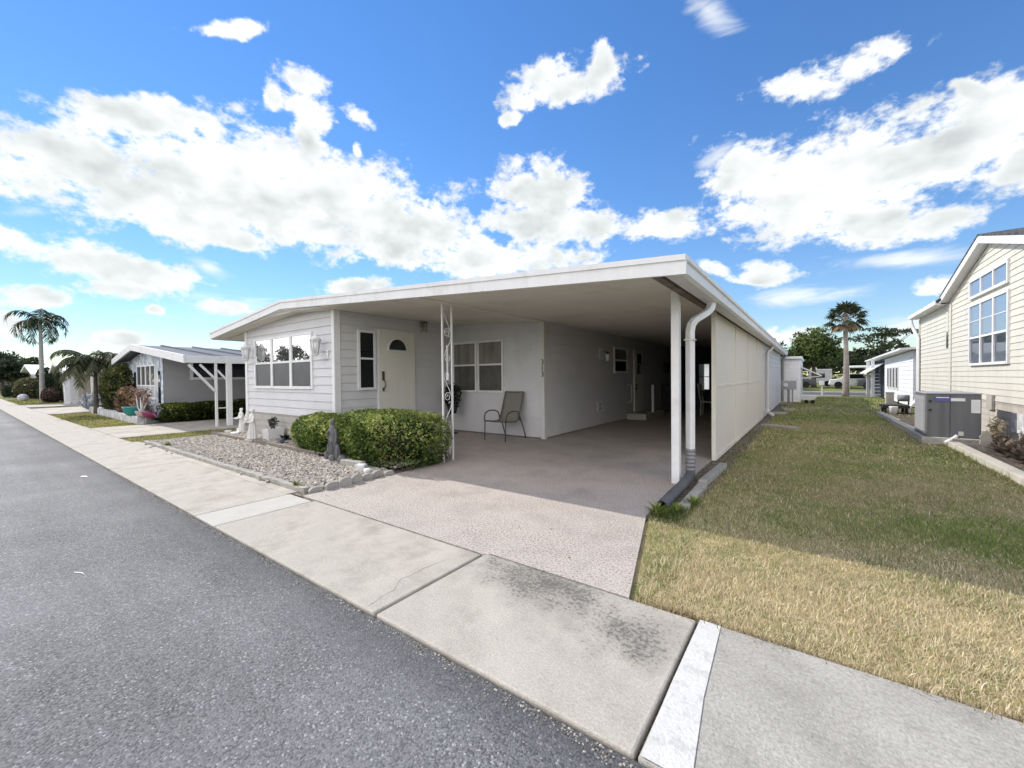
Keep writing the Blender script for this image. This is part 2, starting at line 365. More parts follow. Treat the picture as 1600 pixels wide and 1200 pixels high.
def flecked(name):
    """pale floor coating with wormy red-brown flecks, worn thin in patches"""
    m = bpy.data.materials.new(name); m.use_nodes = True
    nt = m.node_tree; b = nt.nodes['Principled BSDF']; b.inputs['Roughness'].default_value = .72; b.inputs['Specular IOR Level'].default_value = .3
    co = nt.nodes.new('ShaderNodeTexCoord').outputs['Object']
    def noise(sc, det, ro=.55):
        n = nt.nodes.new('ShaderNodeTexNoise'); n.inputs['Scale'].default_value = sc; n.inputs['Detail'].default_value = det; n.inputs['Roughness'].default_value = ro
        nt.links.new(co, n.inputs['Vector']); return n.outputs['Fac']
    def mr(v, a, c, d0=0., d1=1.):
        q = nt.nodes.new('ShaderNodeMapRange'); nt.links.new(v, q.inputs[0])
        for i, x in enumerate((a, c, d0, d1)): q.inputs[i + 1].default_value = x
        return q.outputs[0]
    def mix(f_, a, c):
        q = nt.nodes.new('ShaderNodeMix'); q.data_type = 'RGBA'; nt.links.new(f_, q.inputs[0])
        for k, x in ((6, a), (7, c)):
            if isinstance(x, tuple): q.inputs[k].default_value = (*x, 1)
            else: nt.links.new(x, q.inputs[k])
        return q.outputs[2]
    big = noise(.7, 6, .6)
    base = mix(mr(big, .35, .7), (.48, .435, .385), (.42, .385, .345))
    fl = mr(noise(60, 4, .6), .49, .58); wear = mr(noise(1.5, 6, .65), .35, .66, 1.0, .4)
    mu = nt.nodes.new('ShaderNodeMath'); mu.operation = 'MULTIPLY'; nt.links.new(fl, mu.inputs[0]); nt.links.new(wear, mu.inputs[1])
    c = mix(mu.outputs[0], base, (.185, .13, .11))
    c = mix(mr(noise(95, 2), .60, .66), c, (.58, .55, .50))
    c = mix(mr(noise(1.9, 8, .68), .49, .70, 0, .55), c, (.25, .23, .205))
    nt.links.new(c, b.inputs['Base Color'])
    bp = nt.nodes.new('ShaderNodeBump'); bp.inputs['Strength'].default_value = .35; bp.inputs['Distance'].default_value = .004
    nt.links.new(noise(70, 3), bp.inputs['Height']); nt.links.new(bp.outputs[0], b.inputs['Normal'])
    return m
M['aggregate'] = flecked('flecked_driveway')
M['white_paint'] = mat('white_paint', (.57, .565, .54), .8, .25, var=.06, scale=9, dirt=(.36, .35, .32), dscale=11, damt=.8, dlo=.52, dhi=.70, bump=.5, bscale=90, grain=.10, gscale=70)
M['soil'] = speckle('soil', [(0, (.10, .075, .055)), (.4, (.17, .135, .10)), (.75, (.26, .215, .165))], 40, bump=.8, blotch=.2)
M['mulch'] = speckle('mulch', [(0, (.05, .04, .032)), (.4, (.10, .08, .062)), (.8, (.19, .16, .13))], 45, bump=1.0, blotch=.25)
M['lawn'] = mat('lawn_base', (.24, .20, .105), .95, .1, col2=(.44, .36, .20), scale=5, bump=.6, bscale=60, dirt=(.14, .15, .055), dscale=1.4, damt=.8, dlo=.5, dhi=.62)
M['lawn_far'] = mat('far_lawn', (.13, .16, .055), .95, .1, col2=(.22, .22, .09), scale=.8, bump=.5, bscale=30)
M['siding'] = mat('grey_blue_siding', (.585, .582, .59), .5, .35, var=.035, scale=2.0, dirt=(.38, .385, .39), dscale=1.3, damt=.35, bump=.06, bscale=140)
M['siding_white'] = mat('white_siding', (.72, .73, .75), .5, .35, var=.03, scale=2)
M['siding_cream'] = mat('cream_siding', (.60, .578, .505), .55, .35, streak=.12, var=.03, scale=1.5, dirt=(.51, .475, .395), dscale=1.0, damt=.4, bump=.05, bscale=140)
M['skirt'] = mat('tan_skirting', (.40, .38, .34), .7, .25, var=.08, scale=3, dirt=(.22, .2, .17), dscale=3, damt=.6)
M['skirt_cream'] = mat('dingy_skirting', (.50, .46, .40), .7, .25, streak=.3, var=.07, scale=2, dirt=(.36, .30, .27), dscale=2.2, damt=.6)
M['trim'] = mat('white_trim', (.73, .73, .725), .5, .35, streak=.06, var=.04, scale=3, dirt=(.52, .505, .47), dscale=2.2, damt=.5, bump=.05, bscale=30)
M['screen_frame'] = mat('cream_frame', (.70, .665, .59), .6, .3, streak=.25, var=.05, scale=3, dirt=(.5, .47, .40), dscale=2.5, damt=.6)
M['trim_grey'] = mat('dull_trim', (.60, .59, .56), .6, .3, var=.06, scale=3)
M['ceiling'] = mat('painted_ceiling', (.68, .64, .565), .7, .25, var=.05, scale=1.0, dirt=(.44, .41, .36), dscale=.8, damt=.5)
M['roof_metal'] = mat('metal_roofing', (.55, .56, .57), .5, .4, var=.12, scale=1.5)
M['roof_grey'] = mat('grey_panel_roof', (.16, .17, .195), .85, .08, var=.12, scale=1.2)
M['shingle'] = speckle('dark_shingle', [(0, (.05, .05, .055)), (.5, (.08, .08, .085)), (.8, (.12, .12, .12))], 14, bump=.5)
M['brown'] = mat('bare_beam', (.19, .165, .14), .8, .2, var=.3, scale=6)
M['screen_wall'] = None
M['glass_dark'] = mat('dark_pane', (.012, .014, .018), .04, .6)
M['glass_room'] = mat('blind_pane', (.23, .22, .195), .09, .6, var=.15, scale=2.5, streak=.45)
M['glass_mesh'] = mat('screened_pane', (.055, .06, .07), .32, .4, var=.25, scale=3, bump=.08, bscale=300)
M['glass_grey'] = mat('shaded_pane', (.10, .098, .092), .09, .6, var=.2, scale=2, streak=.4)
M['door'] = mat('cream_door', (.68, .665, .60), .5, .35, streak=.05, var=.03, scale=2, dirt=(.52, .5, .44), dscale=2, damt=.3)
M['brass'] = mat('dark_brass', (.16, .13, .09), .35, .5, metal=.8)
M['black'] = mat('black_plastic', (.018, .018, .02), .5, .4, var=.3, scale=8)
M['darkroom'] = mat('dark_interior', (.03, .036, .05), .7, .2, var=.3, scale=3)
M['teal_dark'] = mat('dark_teal_door', (.015, .04, .05), .5, .3)
M['blindwhite'] = mat('white_blind', (.78, .8, .82), .6, .3, var=.03)
M['rubber'] = mat('grey_corrugated_pipe', (.10, .10, .105), .6, .35, var=.25, scale=6)
M['boot'] = mat('grey_boot', (.22, .22, .225), .6, .35, var=.2, scale=9)
M['sling'] = mat('tan_sling', (.21, .20, .17), .8, .2, var=.12, scale=60, bump=.25, bscale=400)
M['bronze'] = mat('bronze_frame', (.085, .075, .062), .42, .45, var=.15, scale=8)
M['statue_white'] = mat('white_plaster', (.66, .655, .63), .8, .2, var=.08, scale=8, dirt=(.34, .33, .31), dscale=7, damt=.7, bump=.2, bscale=70)
M['statue_dark'] = mat('weathered_stone', (.12, .12, .122), .75, .3, var=.3, scale=9, dirt=(.42, .42, .41), dscale=9, damt=.85, dlo=.55, dhi=.68, bump=.3, bscale=70)
M['block'] = mat('cast_block', (.36, .345, .31), .9, .2, var=.15, scale=12, dirt=(.17, .16, .14), dscale=7, damt=.7, bump=.5, bscale=90)
M['timber'] = mat('weathered_board', (.22, .195, .16), .85, .2, var=.25, scale=9, bump=.3, bscale=60)
M['ac'] = mat('grey_cabinet', (.145, .147, .155), .55, .35, streak=.3, var=.05, scale=3)
M['ac_side'] = mat('grey_cabinet_side', (.30, .305, .32), .5, .4, var=.06, scale=3)
M['labelwhite'] = mat('paper_label', (.72, .73, .74), .6, .3)
M['labelblue'] = mat('blue_label', (.10, .11, .32), .5, .3)
M['bark'] = mat('palm_bark', (.24, .215, .19), .9, .2, var=.28, scale=5, bump=.6, bscale=25)
M['bark_pale'] = mat('pale_bark', (.36, .34, .31), .85, .2, var=.2, scale=4, bump=.4, bscale=25)
M['bark_dark'] = mat('dark_bark', (.11, .095, .08), .9, .2, var=.3, scale=8, bump=.6, bscale=30)
M['teal'] = mat('teal_glaze', (.02, .22, .22), .3, .5, var=.12, scale=5)
M['magenta'] = mat('magenta_glaze', (.27, .03, .11), .35, .5, var=.12, scale=5)
M['pinkpot'] = mat('faded_pink_pot', (.45, .33, .33), .6, .3, var=.1, scale=6)
M['stone_front'] = speckle('pale_stone_facing', [(0, (.42, .47, .53)), (.3, (.55, .60, .64)), (.55, (.66, .70, .73)), (.8, (.34, .39, .45))], 5.5, rough=.8, bump=.6, blotch=.1)
M['stonewall'] = speckle('limestone_wall', [(0, (.50, .50, .50)), (.4, (.60, .6, .6)), (.7, (.42, .43, .45))], 5, rough=.85, bump=.5, blotch=.12)
M['siding_grey'] = mat('grey_siding', (.34, .345, .36), .55, .3, var=.05, scale=2)
M['panel_grey'] = mat('plain_panel', (.42, .42, .42), .6, .3, var=.04, scale=2)
M['greenpane'] = mat('green_shade', (.03, .19, .14), .4, .4)
M['copper'] = mat('wind_chime_tube', (.36, .31, .22), .35, .5, metal=.6)
M['carpaint'] = mat('white_vehicle', (.72, .73, .74), .3, .5, coat=.4)
M['cardark'] = mat('dark_vehicle', (.05, .055, .065), .3, .5, coat=.4)
M['tyre'] = mat('tyre', (.02, .02, .02), .8, .2)
M['scrap'] = mat('white_scrap', (.8, .8, .78), .7, .2)
M['redmat'] = mat('rust_red', (.30, .08, .05), .6, .3, var=.15, scale=8)

# fine corrugated shade panel
def screenmat():
    m = bpy.data.materials.new('corrugated_screen'); m.use_nodes = True
    nt = m.node_tree; b = nt.nodes['Principled BSDF']; b.inputs['Roughness'].default_value = .65
    co = nt.nodes.new('ShaderNodeTexCoord').outputs['Object']
    sp = nt.nodes.new('ShaderNodeSeparateXYZ'); nt.links.new(co, sp.inputs[0])
    cb = nt.nodes.new('ShaderNodeCombineXYZ'); nt.links.new(sp.outputs[1], cb.inputs[0]); nt.links.new(sp.outputs[2], cb.inputs[1])
    br = nt.nodes.new('ShaderNodeTexBrick'); nt.links.new(cb.outputs[0], br.inputs['Vector'])
    br.inputs['Scale'].default_value = 1.0; br.inputs['Brick Width'].default_value = .085; br.inputs['Row Height'].default_value = .034
    br.inputs['Mortar Size'].default_value = .0045; br.inputs['Mortar Smooth'].default_value = .4
    br.inputs['Color1'].default_value = (.74, .70, .62, 1); br.inputs['Color2'].default_value = (.72, .68, .60, 1); br.inputs['Mortar'].default_value = (.56, .53, .465, 1)
    n = nt.nodes.new('ShaderNodeTexNoise'); n.inputs['Scale'].default_value = 1.1; n.inputs['Detail'].default_value = 7; nt.links.new(co, n.inputs['Vector'])
    mr = nt.nodes.new('ShaderNodeMapRange'); nt.links.new(n.outputs['Fac'], mr.inputs[0]); mr.inputs[1].default_value = .4; mr.inputs[2].default_value = .75; mr.inputs[4].default_value = .5
    mx = nt.nodes.new('ShaderNodeMix'); mx.data_type = 'RGBA'; nt.links.new(mr.outputs[0], mx.inputs[0]); nt.links.new(br.outputs['Color'], mx.inputs[6]); mx.inputs[7].default_value = (.62, .585, .51, 1)
    nt.links.new(mx.outputs[2], b.inputs['Base Color'])
    bp = nt.nodes.new('ShaderNodeBump'); bp.inputs['Strength'].default_value = .5; bp.inputs['Distance'].default_value = .008; bp.invert = True
    nt.links.new(br.outputs['Fac'], bp.inputs['Height']); nt.links.new(bp.outputs[0], b.inputs['Normal'])
    return m
M['screen_wall'] = screenmat()
def reflectglass(name, tint, rough, mirror):
    m = bpy.data.materials.new(name); m.use_nodes = True
    nt = m.node_tree; b = nt.nodes['Principled BSDF']
    b.inputs['Base Color'].default_value = (*tint, 1); b.inputs['Roughness'].default_value = .5
    g = nt.nodes.new('ShaderNodeBsdfGlossy'); g.inputs['Roughness'].default_value = rough; g.inputs['Color'].default_value = (.92, .95, .96, 1)
    mx = nt.nodes.new('ShaderNodeMixShader'); mx.inputs[0].default_value = mirror
    nt.links.new(b.outputs[0], mx.inputs[1]); nt.links.new(g.outputs[0], mx.inputs[2])
    nt.links.new(mx.outputs[0], nt.nodes['Material Output'].inputs[0])
    return m
M['glass_mirror'] = reflectglass('sun_reflecting_pane', (.05, .055, .06), .015, .68)
M['glass_blue'] = reflectglass('sky_reflecting_pane', (.17, .22, .33), .03, .30)
M['glass_half'] = reflectglass('half_reflecting_pane', (.03, .035, .045), .03, .28)

# ------------------------------------------------------------------ geometry helpers
ORG = {}
def origin_of(o):
    return ORG.get(o.name, (0.0, 0.0, 0.0))
def clip_poly(poly, z, keep_above):
    out = []
    for i in range(len(poly)):
        a, b = poly[i], poly[(i + 1) % len(poly)]
        ia = a[1] >= z if keep_above else a[1] <= z
        ib = b[1] >= z if keep_above else b[1] <= z
        if ia: out.append(a)
        if ia != ib:
            t = (z - a[1]) / (b[1] - a[1])
            out.append((a[0] + (b[0] - a[0]) * t, z))
    return out
class Plane:
    """a wall: origin, direction along it, outward normal (both horizontal)"""
    def __init__(s, o, d, n): s.o, s.d, s.n = o, d, n
    def p(s, a, z, out=0.0):
        return (s.o[0] + s.d[0] * a + s.n[0] * out, s.o[1] + s.d[1] * a + s.n[1] * out, z)
class MB:
    def __init__(s): s.v = []; s.f = []; s.sm = []
    def add(s, vs, fs, smooth=False):
        k = len(s.v); s.v += [tuple(map(float, q)) for q in vs]
        for f in fs: s.f.append(tuple(i + k for i in f)); s.sm.append(smooth)
    def hexa(s, P):
        s.add(P, [(0, 3, 2, 1), (4, 5, 6, 7), (0, 1, 5, 4), (1, 2, 6, 5), (2, 3, 7, 6), (3, 0, 4, 7)]); return s
    def box(s, x0, x1, y0, y1, z0, z1):
        return s.hexa([(x0, y0, z0), (x1, y0, z0), (x1, y1, z0), (x0, y1, z0), (x0, y0, z1), (x1, y0, z1), (x1, y1, z1), (x0, y1, z1)])
    def rbox(s, c, size, rot=0.0):
        ca, sa = math.cos(rot), math.sin(rot); P = []
        for z in (0, size[2]):
            for dx, dy in ((-1, -1), (1, -1), (1, 1), (-1, 1)):
                a, b = dx * size[0] / 2, dy * size[1] / 2
                P.append((c[0] + a * ca - b * sa, c[1] + a * sa + b * ca, c[2] + z))
        return s.hexa(P)
    def wbox(s, W_, a0, a1, z0, z1, o0, o1):
        P = [W_.p(a0, z0, o0), W_.p(a1, z0, o0), W_.p(a1, z0, o1), W_.p(a0, z0, o1), W_.p(a0, z1, o0), W_.p(a1, z1, o0), W_.p(a1, z1, o1), W_.p(a0, z1, o1)]
        return s.hexa(P)
    def prism(s, poly, fn, t0, t1):
        """poly: 2D outline; fn(a, b, t) -> 3D"""
        n = len(poly)
        P = [fn(a, b, t0) for a, b in poly] + [fn(a, b, t1) for a, b in poly]
        F = [tuple(range(n - 1, -1, -1)), tuple(range(n, 2 * n))]
        F += [(i, (i + 1) % n, n + (i + 1) % n, n + i) for i in range(n)]
        s.add(P, F); return s
    def tube(s, pts, r, n=8, caps=True, smooth=True):
        pts = [Vector(p) for p in pts]; k = len(pts)
        rs = r if isinstance(r, (list, tuple)) else [r] * k
        P = []; up = None
        for i in range(k):
            t = (pts[min(i + 1, k - 1)] - pts[max(i - 1, 0)])
            t = t.normalized() if t.length > 1e-9 else Vector((0, 0, 1))
            if up is None:
                up = Vector((0, 0, 1)) if abs(t.z) < 0.9 else Vector((1, 0, 0))
            x = up - t * up.dot(t)
            if x.length < 1e-6: x = Vector((0, 1, 0)) - t * t.y
            x.normalize(); up = x; yv = t.cross(x)
            for j in range(n):
                a = 2 * math.pi * (j + .5) / n
                P.append(pts[i] + (x * math.cos(a) + yv * math.sin(a)) * rs[i])
        F = [(i * n + j, i * n + (j + 1) % n, (i + 1) * n + (j + 1) % n, (i + 1) * n + j) for i in range(k - 1) for j in range(n)]
        s.add(P, F, smooth)
        if caps: s.add([P[j] for j in range(n)], [tuple(range(n - 1, -1, -1))]); s.add(P[-n:], [tuple(range(n))])
        return s
    def bar(s, pts, w):
        return s.tube(pts, w * .7071, 4, True, False)
    def loft(s, rings, n=20, cap=True):
        """rings: (z, cx, cy, rx, ry, flute depth, flute count, phase)"""
        P = []
        for q in rings:
            z, cx, cy, rx, ry = q[:5]; fl = q[5] if len(q) > 5 else 0; fc = q[6] if len(q) > 6 else 7; ph = q[7] if len(q) > 7 else 0
            for j in range(n):
                a = 2 * math.pi * j / n; k = 1 + fl * math.sin(fc * a + ph)
                P.append((cx + rx * k * math.cos(a), cy + ry * k * math.sin(a), z))
        m = len(rings)
        F = [(i * n + j, i * n + (j + 1) % n, (i + 1) * n + (j + 1) % n, (i + 1) * n + j) for i in range(m - 1) for j in range(n)]
        s.add(P, F, True)
        if cap: s.add([P[j] for j in range(n)], [tuple(range(n - 1, -1, -1))]); s.add(P[-n:], [tuple(range(n))])
        return s
    def ball(s, c, r, n=12, m=8):
        rx, ry, rz = r if isinstance(r, (tuple, list)) else (r, r, r)
        R = []
        for i in range(m + 1):
            a = math.pi * i / m
            R.append((c[2] - rz * math.cos(a), c[0], c[1], max(rx * math.sin(a), 1e-4), max(ry * math.sin(a), 1e-4)))
        return s.loft(R, n, True)
    def quad(s, a, b, c, d): s.add([a, b, c, d], [(0, 1, 2, 3)]); return s
    def lap(s, W_, region, course=0.2, lip=0.013, back=0.06, gap=0.008):
        """clapboards as real courses over a wall region given as (along, z)"""
        zs = [q[1] for q in region]; z = min(zs); top = max(zs)
        while z < top - 1e-4:
            z1 = z + course
            poly = clip_poly(clip_poly(region, z, True), z1, False)
            if len(poly) >= 3:
                zb = z + gap
                off = lambda q: .004 + lip * (1 - (q[1] - z) / course)
                up_ = clip_poly(poly, zb, True)
                if len(up_) < 3: z = z1; continue
                s.add([W_.p(q[0], q[1], off(q)) for q in up_], [tuple(range(len(up_)))])
                lo = [q for q in up_ if abs(q[1] - zb) < 1e-5]
                if len(lo) >= 2:
                    a, b = min(lo), max(lo); of = off((0, zb))
                    s.quad(W_.p(a[0], zb, .001), W_.p(b[0], zb, .001), W_.p(b[0], zb, of), W_.p(a[0], zb, of))
                    for q in (a, b): s.add([W_.p(q[0], zb, .001), W_.p(q[0], zb, of), W_.p(q[0], z1, .004), W_.p(q[0], z1, .001)], [(0, 1, 2, 3)])
            z = z1
        s.prism(region, lambda a, b, t: W_.p(a, b, t), -back, 0.0)
        return s
    def build(s, name, material, parent=None, at=None, bevel=0.0, remesh=0.0, fixn=True):
        me = bpy.data.meshes.new(name)
        o = bpy.data.objects.new(name, me); COL.objects.link(o)
        org = origin_of(parent) if parent else (at or (0, 0, 0))
        vs = [(a - org[0], b - org[1], c - org[2]) for a, b, c in s.v]
        me.from_pydata(vs, [], s.f)
        me.polygons.foreach_set('use_smooth', s.sm)
        if fixn:
            import bmesh
            bm = bmesh.new(); bm.from_mesh(me)
            bmesh.ops.remove_doubles(bm, verts=bm.verts, dist=1e-5)
            bmesh.ops.recalc_face_normals(bm, faces=bm.faces)
            bm.to_mesh(me); bm.free()
        me.materials.append(material)
        me.update()
        if parent: o.parent = parent
        else: o.location = org
        ORG[o.name] = org
        if bevel:
            b = o.modifiers.new('bevel', 'BEVEL'); b.width = bevel; b.segments = 2; b.limit_method = 'ANGLE'
        if remesh:
            r = o.modifiers.new('remesh', 'REMESH'); r.mode = 'VOXEL'; r.voxel_size = remesh; r.use_smooth_shade = True
            sm = o.modifiers.new('smooth', 'SMOOTH'); sm.iterations = 3; sm.factor = .5
        return o
def empty(name, loc):
    o = bpy.data.objects.new(name, None); COL.objects.link(o); o.location = loc; o.empty_display_size = .2
    ORG[o.name] = tuple(loc); return o
def tag(o, label=None, cat=None, group=None, kind=None):
    if label: o['label'] = label
    if cat: o['category'] = cat
    if group: o['group'] = group
    if kind: o['kind'] = kind
    return o
def thing(name, loc, label, cat, group=None):
    return tag(empty(name, loc), label, cat, group)
def kids(o): return [c for c in bpy.data.objects if c.parent == o]
def dup(o, loc, label=None, rz=None, parent=None):
    c = o.copy(); COL.objects.link(c)
    if parent: c.parent = parent
    else:
        c.location = loc
        if rz is not None: c.rotation_euler = (0, 0, rz)
    if label: c['label'] = label
    for k in kids(o): dup(k, None, parent=c)
    return c
def faces_mesh(name, V, C=None, material=None, parent=None, at=None):
    """V: (n, k, 3) array of n faces of k corners, C: (n, 3) colours"""
    n, k, _ = V.shape
    me = bpy.data.meshes.new(name); o = bpy.data.objects.new(name, me); COL.objects.link(o)
    org = np.array(origin_of(parent) if parent else (at or (0, 0, 0)))
    me.vertices.add(n * k); me.vertices.foreach_set('co', (V - org).astype(np.float32).ravel())
    me.loops.add(n * k); me.loops.foreach_set('vertex_index', np.arange(n * k, dtype=np.int32))
    me.polygons.add(n); me.polygons.foreach_set('loop_start', np.arange(0, n * k, k, dtype=np.int32))
    try: me.polygons.foreach_set('loop_total', np.full(n, k, dtype=np.int32))
    except Exception: pass
    me.update(calc_edges=True)
    if C is not None:
        a = me.color_attributes.new('col', 'FLOAT_COLOR', 'POINT')
        cc_ = np.ones((n, k, 4), np.float32); cc_[:, :, :3] = C[:, None, :]
        a.data.foreach_set('color', cc_.ravel())
    me.materials.append(material); me.validate()
    if parent: o.parent = parent
    else: o.location = tuple(org)
    ORG[o.name] = tuple(org)
    return o
def unit(a): return a / np.maximum(np.linalg.norm(a, axis=-1, keepdims=True), 1e-9)
def leaf_quads(P, size, up=0.4, aspect=0.5, nrm=None, jitter=1.0):
    """rhombic leaves at points P, tips pointing anywhere, biased outward along nrm"""
    n = len(P)
    d = rng.normal(size=(n, 3)) * jitter
    if nrm is not None: d = d + nrm * 0.9
    d[:, 2] += up * 0.3
    d = unit(d)
    w = unit(np.cross(d, rng.normal(size=(n, 3))))
    L = (size * rng.uniform(.65, 1.3, n))[:, None]
    bend = np.cross(d, w) * L * .12
    return np.stack([P - d * L * .5, P + w * L * aspect * .5 + bend, P + d * L * .5, P - w * L * aspect * .5 + bend], 1)
def tri_noise(P, s, seed=0):
    r = np.random.default_rng(seed); v = np.zeros(len(P))
    for i in range(7):
        k = unit(r.normal(size=3)) * s * (1.45 ** i); v += np.sin(P @ k + r.uniform(0, 6.28)) / (1.25 ** i)
    return v / 2.5
def pal(cols, t):
    """colour from a palette at t in 0..1"""
    c = np.array(cols); x = np.clip(t, 0, .9999) * (len(c) - 1); i = x.astype(int); f_ = (x - i)[:, None]
    return c[i] * (1 - f_) + c[i + 1] * f_

# ------------------------------------------------------------------ setting
def sheet(name, poly, z, material, thick=None, kind='structure'):
    m = MB()
    if thick is None: m.add([(x, y, z) for x, y in poly], [tuple(range(len(poly)))])
    else: m.prism(poly, lambda a, b, t: (a, b, t), z - thick, z)
    return tag(m.build(name, material, at=(0, 0, 0)), kind=kind)
sheet('ground', [(-900, -900), (900, -900), (900, 900), (-900, 900)], -.09, M['lawn_far'])
def lawn_sheet(name, x0, x1, y0, y1, step, material, amp=.012, z=-.03):
    nx, ny = int((x1 - x0) / step) + 1, int((y1 - y0) / step) + 1
    X, Y = np.meshgrid(np.linspace(x0, x1, nx), np.linspace(y0, y1, ny)); P = np.stack([X.ravel(), Y.ravel(), np.zeros(nx * ny)], 1)
    P[:, 2] = z + amp * tri_noise(P, 1.6, 4)
    m = MB(); m.add(P, [(j * nx + i, j * nx + i + 1, (j + 1) * nx + i + 1, (j + 1) * nx + i) for j in range(ny - 1) for i in range(nx - 1)], True)
    return tag(m.build(name, material, at=(0, 0, 0)), kind='structure')
lawn_sheet('lawn', -1.30, 2.16, 2.5, 32.4, .2, M['lawn'])
lawn_sheet('lawn', -13.9, -12.5, 2.42, 4.9, .2, M['lawn'])
lawn_sheet('lawn', -26.5, -17.6, 2.42, 3.7, .2, M['lawn'])
lawn_sheet('lawn', -52, -39, 2.42, 4.6, .3, M['lawn'])
# road: body and its sealed edge butt together
sheet('road', [(-400, -5.2), (60, -5.2), (60, 1.40), (-400, 1.40)], -.02, M['asphalt'])
e = MB(); xs = np.linspace(-60, 14, 1500)
wob = 1.452 + .006 * np.sin(xs * 9.1) + .006 * np.sin(xs * 23.7 + 1) + .005 * np.sin(xs * 61)
P = []
for a, c in zip(xs, wob): P += [(a, 1.40, -.02), (a, c, -.02)]
e.add(P, [(2 * i, 2 * i + 2, 2 * i + 3, 2 * i + 1) for i in range(len(xs) - 1)])
tag(e.build('road', M['asphalt'], at=(0, 0, 0)), kind='structure')
tag(MB().tube([(-4.42, .51, -.016), (-4.35, .54, -.014), (-4.28, .55, -.017)], [.002, .004, .001], 5).build('leaf_litter', M['scrap'], at=(-4.35, .53, -.016)), 'thin pale scrap lying on the grey asphalt nearest the camera', 'litter', 'scraps on the road')
l2 = MB(); l2.add([(-8.82, 1.12, -.014), (-8.72, 1.09, -.010), (-8.62, 1.16, -.012), (-8.73, 1.15, -.004)], [(0, 1, 3), (1, 2, 3), (2, 0, 3)])
tag(l2.build('leaf_litter', M['scrap'], at=(-8.72, 1.12, -.012)), 'small white paper scrap lying on the asphalt beside the long pavement', 'litter', 'scraps on the road')
# pavement slabs, joints left open
SLABS = [(-4.62, -2.112, 2.45, 'concrete'), (-5.15, -4.628, 2.42, 'concrete_new'), (-2.088, -.53, 2.49, 'concrete_stain'), (-.515, 14, 2.51, 'concrete_grey')]
x = -5.158
while x > -60:
    L = 3.6
    SLABS.append((x - L, x, 2.40, 'concrete')); x -= L + .012
for x0, x1, y1, mm in SLABS:
    m = MB().box(x0, x1, 1.462, y1, -.12, 0.0)
    tag(m.build('pavement', M[mm], at=(x0, 1.46, 0), bevel=.011), kind='structure')
m = MB().box(-12.6, -5.2, 2.405, 2.53, -.1, -.004); tag(m.build('pavement', M['concrete'], at=(-12.6, 2.4, 0), bevel=.004), kind='structure')
sheet('pavement', [(-60, 1.47), (14, 1.47), (14, 2.5), (-60, 2.5)], -.035, M['soil'])
m = MB(); m.add([(-.505, 1.47, .004), (-.33, 1.47, .004), (-.375, 1.9, .004), (-.405, 2.5, .004), (-.512, 2.5, .004), (-.512, 1.9, .004)], [(0, 1, 2, 5), (5, 2, 3, 4)])
tag(m.build('painted_stripe', M['white_paint'], at=(0, 0, 0)), kind='structure')
# a grooved score line next to the open joint of the driveway apron
tag(MB().tube([(-2.20, 1.47, -.0006), (-2.21, 1.55, 0), (-2.23, 1.62, .0), (-2.225, 1.70, 0), (-2.27, 1.76, 0), (-2.31, 1.82, .0), (-2.295, 1.9, 0), (-2.30, 2.03, .0), (-2.285, 2.12, 0), (-2.26, 2.26, 0)], [.0008, .0015, .001, .0017, .0009, .0017, .001, .0015, .001, .0004], 4).build('pavement', M['soil'], at=(0, 0, 0)), kind='structure')
# driveway and carport floor
drv = [(-4.93, 2.462), (-2.1, 2.462), (-2.05, 2.50), (-.93, 2.50), (-1.34, 4.1), (-1.33, 18.2), (-7.66, 18.2), (-7.66, 4.95), (-4.93, 4.95)]
sheet('driveway', drv, 0.0, M['aggregate'], thick=.11)
m = MB().prism([(-.92, 2.51), (-.885, 2.51), (-1.30, 4.1), (-1.335, 4.1)], lambda a, b, t: (a, b, t), -.06, -.05)
tag(m.build('driveway', M['soil'], at=(0, 0, 0)), kind='structure')
sheet('driveway', [(-17.4, 2.41), (-13.8, 2.41), (-13.6, 9), (-17.0, 9)], -.004, M['concrete'], thick=.1)
sheet('driveway', [(-33, 2.41), (-26.6, 2.41), (-27.5, 9), (-33.5, 9)], -.004, M['concrete'], thick=.1)
sheet('driveway', [(-39, 2.41), (-35, 2.41), (-35.4, 9), (-39.4, 9)], -.004, M['concrete'], thick=.1)
# strip between carport floor and lawn
sheet('bare_soil', [(-1.33, 4.05), (-1.0, 4.05), (-1.0, 24), (-1.33, 24)], -.022, M['soil'])
# gravel bed soil and mulch bed
sheet('gravel_bed', [(-12.6, 2.40), (-4.93, 2.455), (-4.93, 4.95), (-7.7, 4.95), (-7.7, 4.53), (-12.6, 4.53)], -.012, M['soil'])
sheet('mulch_bed', [(2.16, 2.5), (3.2, 2.5), (3.2, 22), (2.16, 22)], -.006, M['mulch'])
# rear street with its kerb line, and lawn beyond it
sheet('rear_road', [(-60, 34.6), (60, 34.6), (60, 40.6), (-60, 40.6)], -.03, M['asphalt'])
sheet('rear_kerb', [(-60, 40.6), (60, 40.6), (60, 41.1), (-60, 41.1)], .02, M['concrete_new'], thick=.1)
sheet('rear_kerb', [(-60, 34.1), (60, 34.1), (60, 34.6), (-60, 34.6)], 0.0, M['concrete_new'], thick=.1)

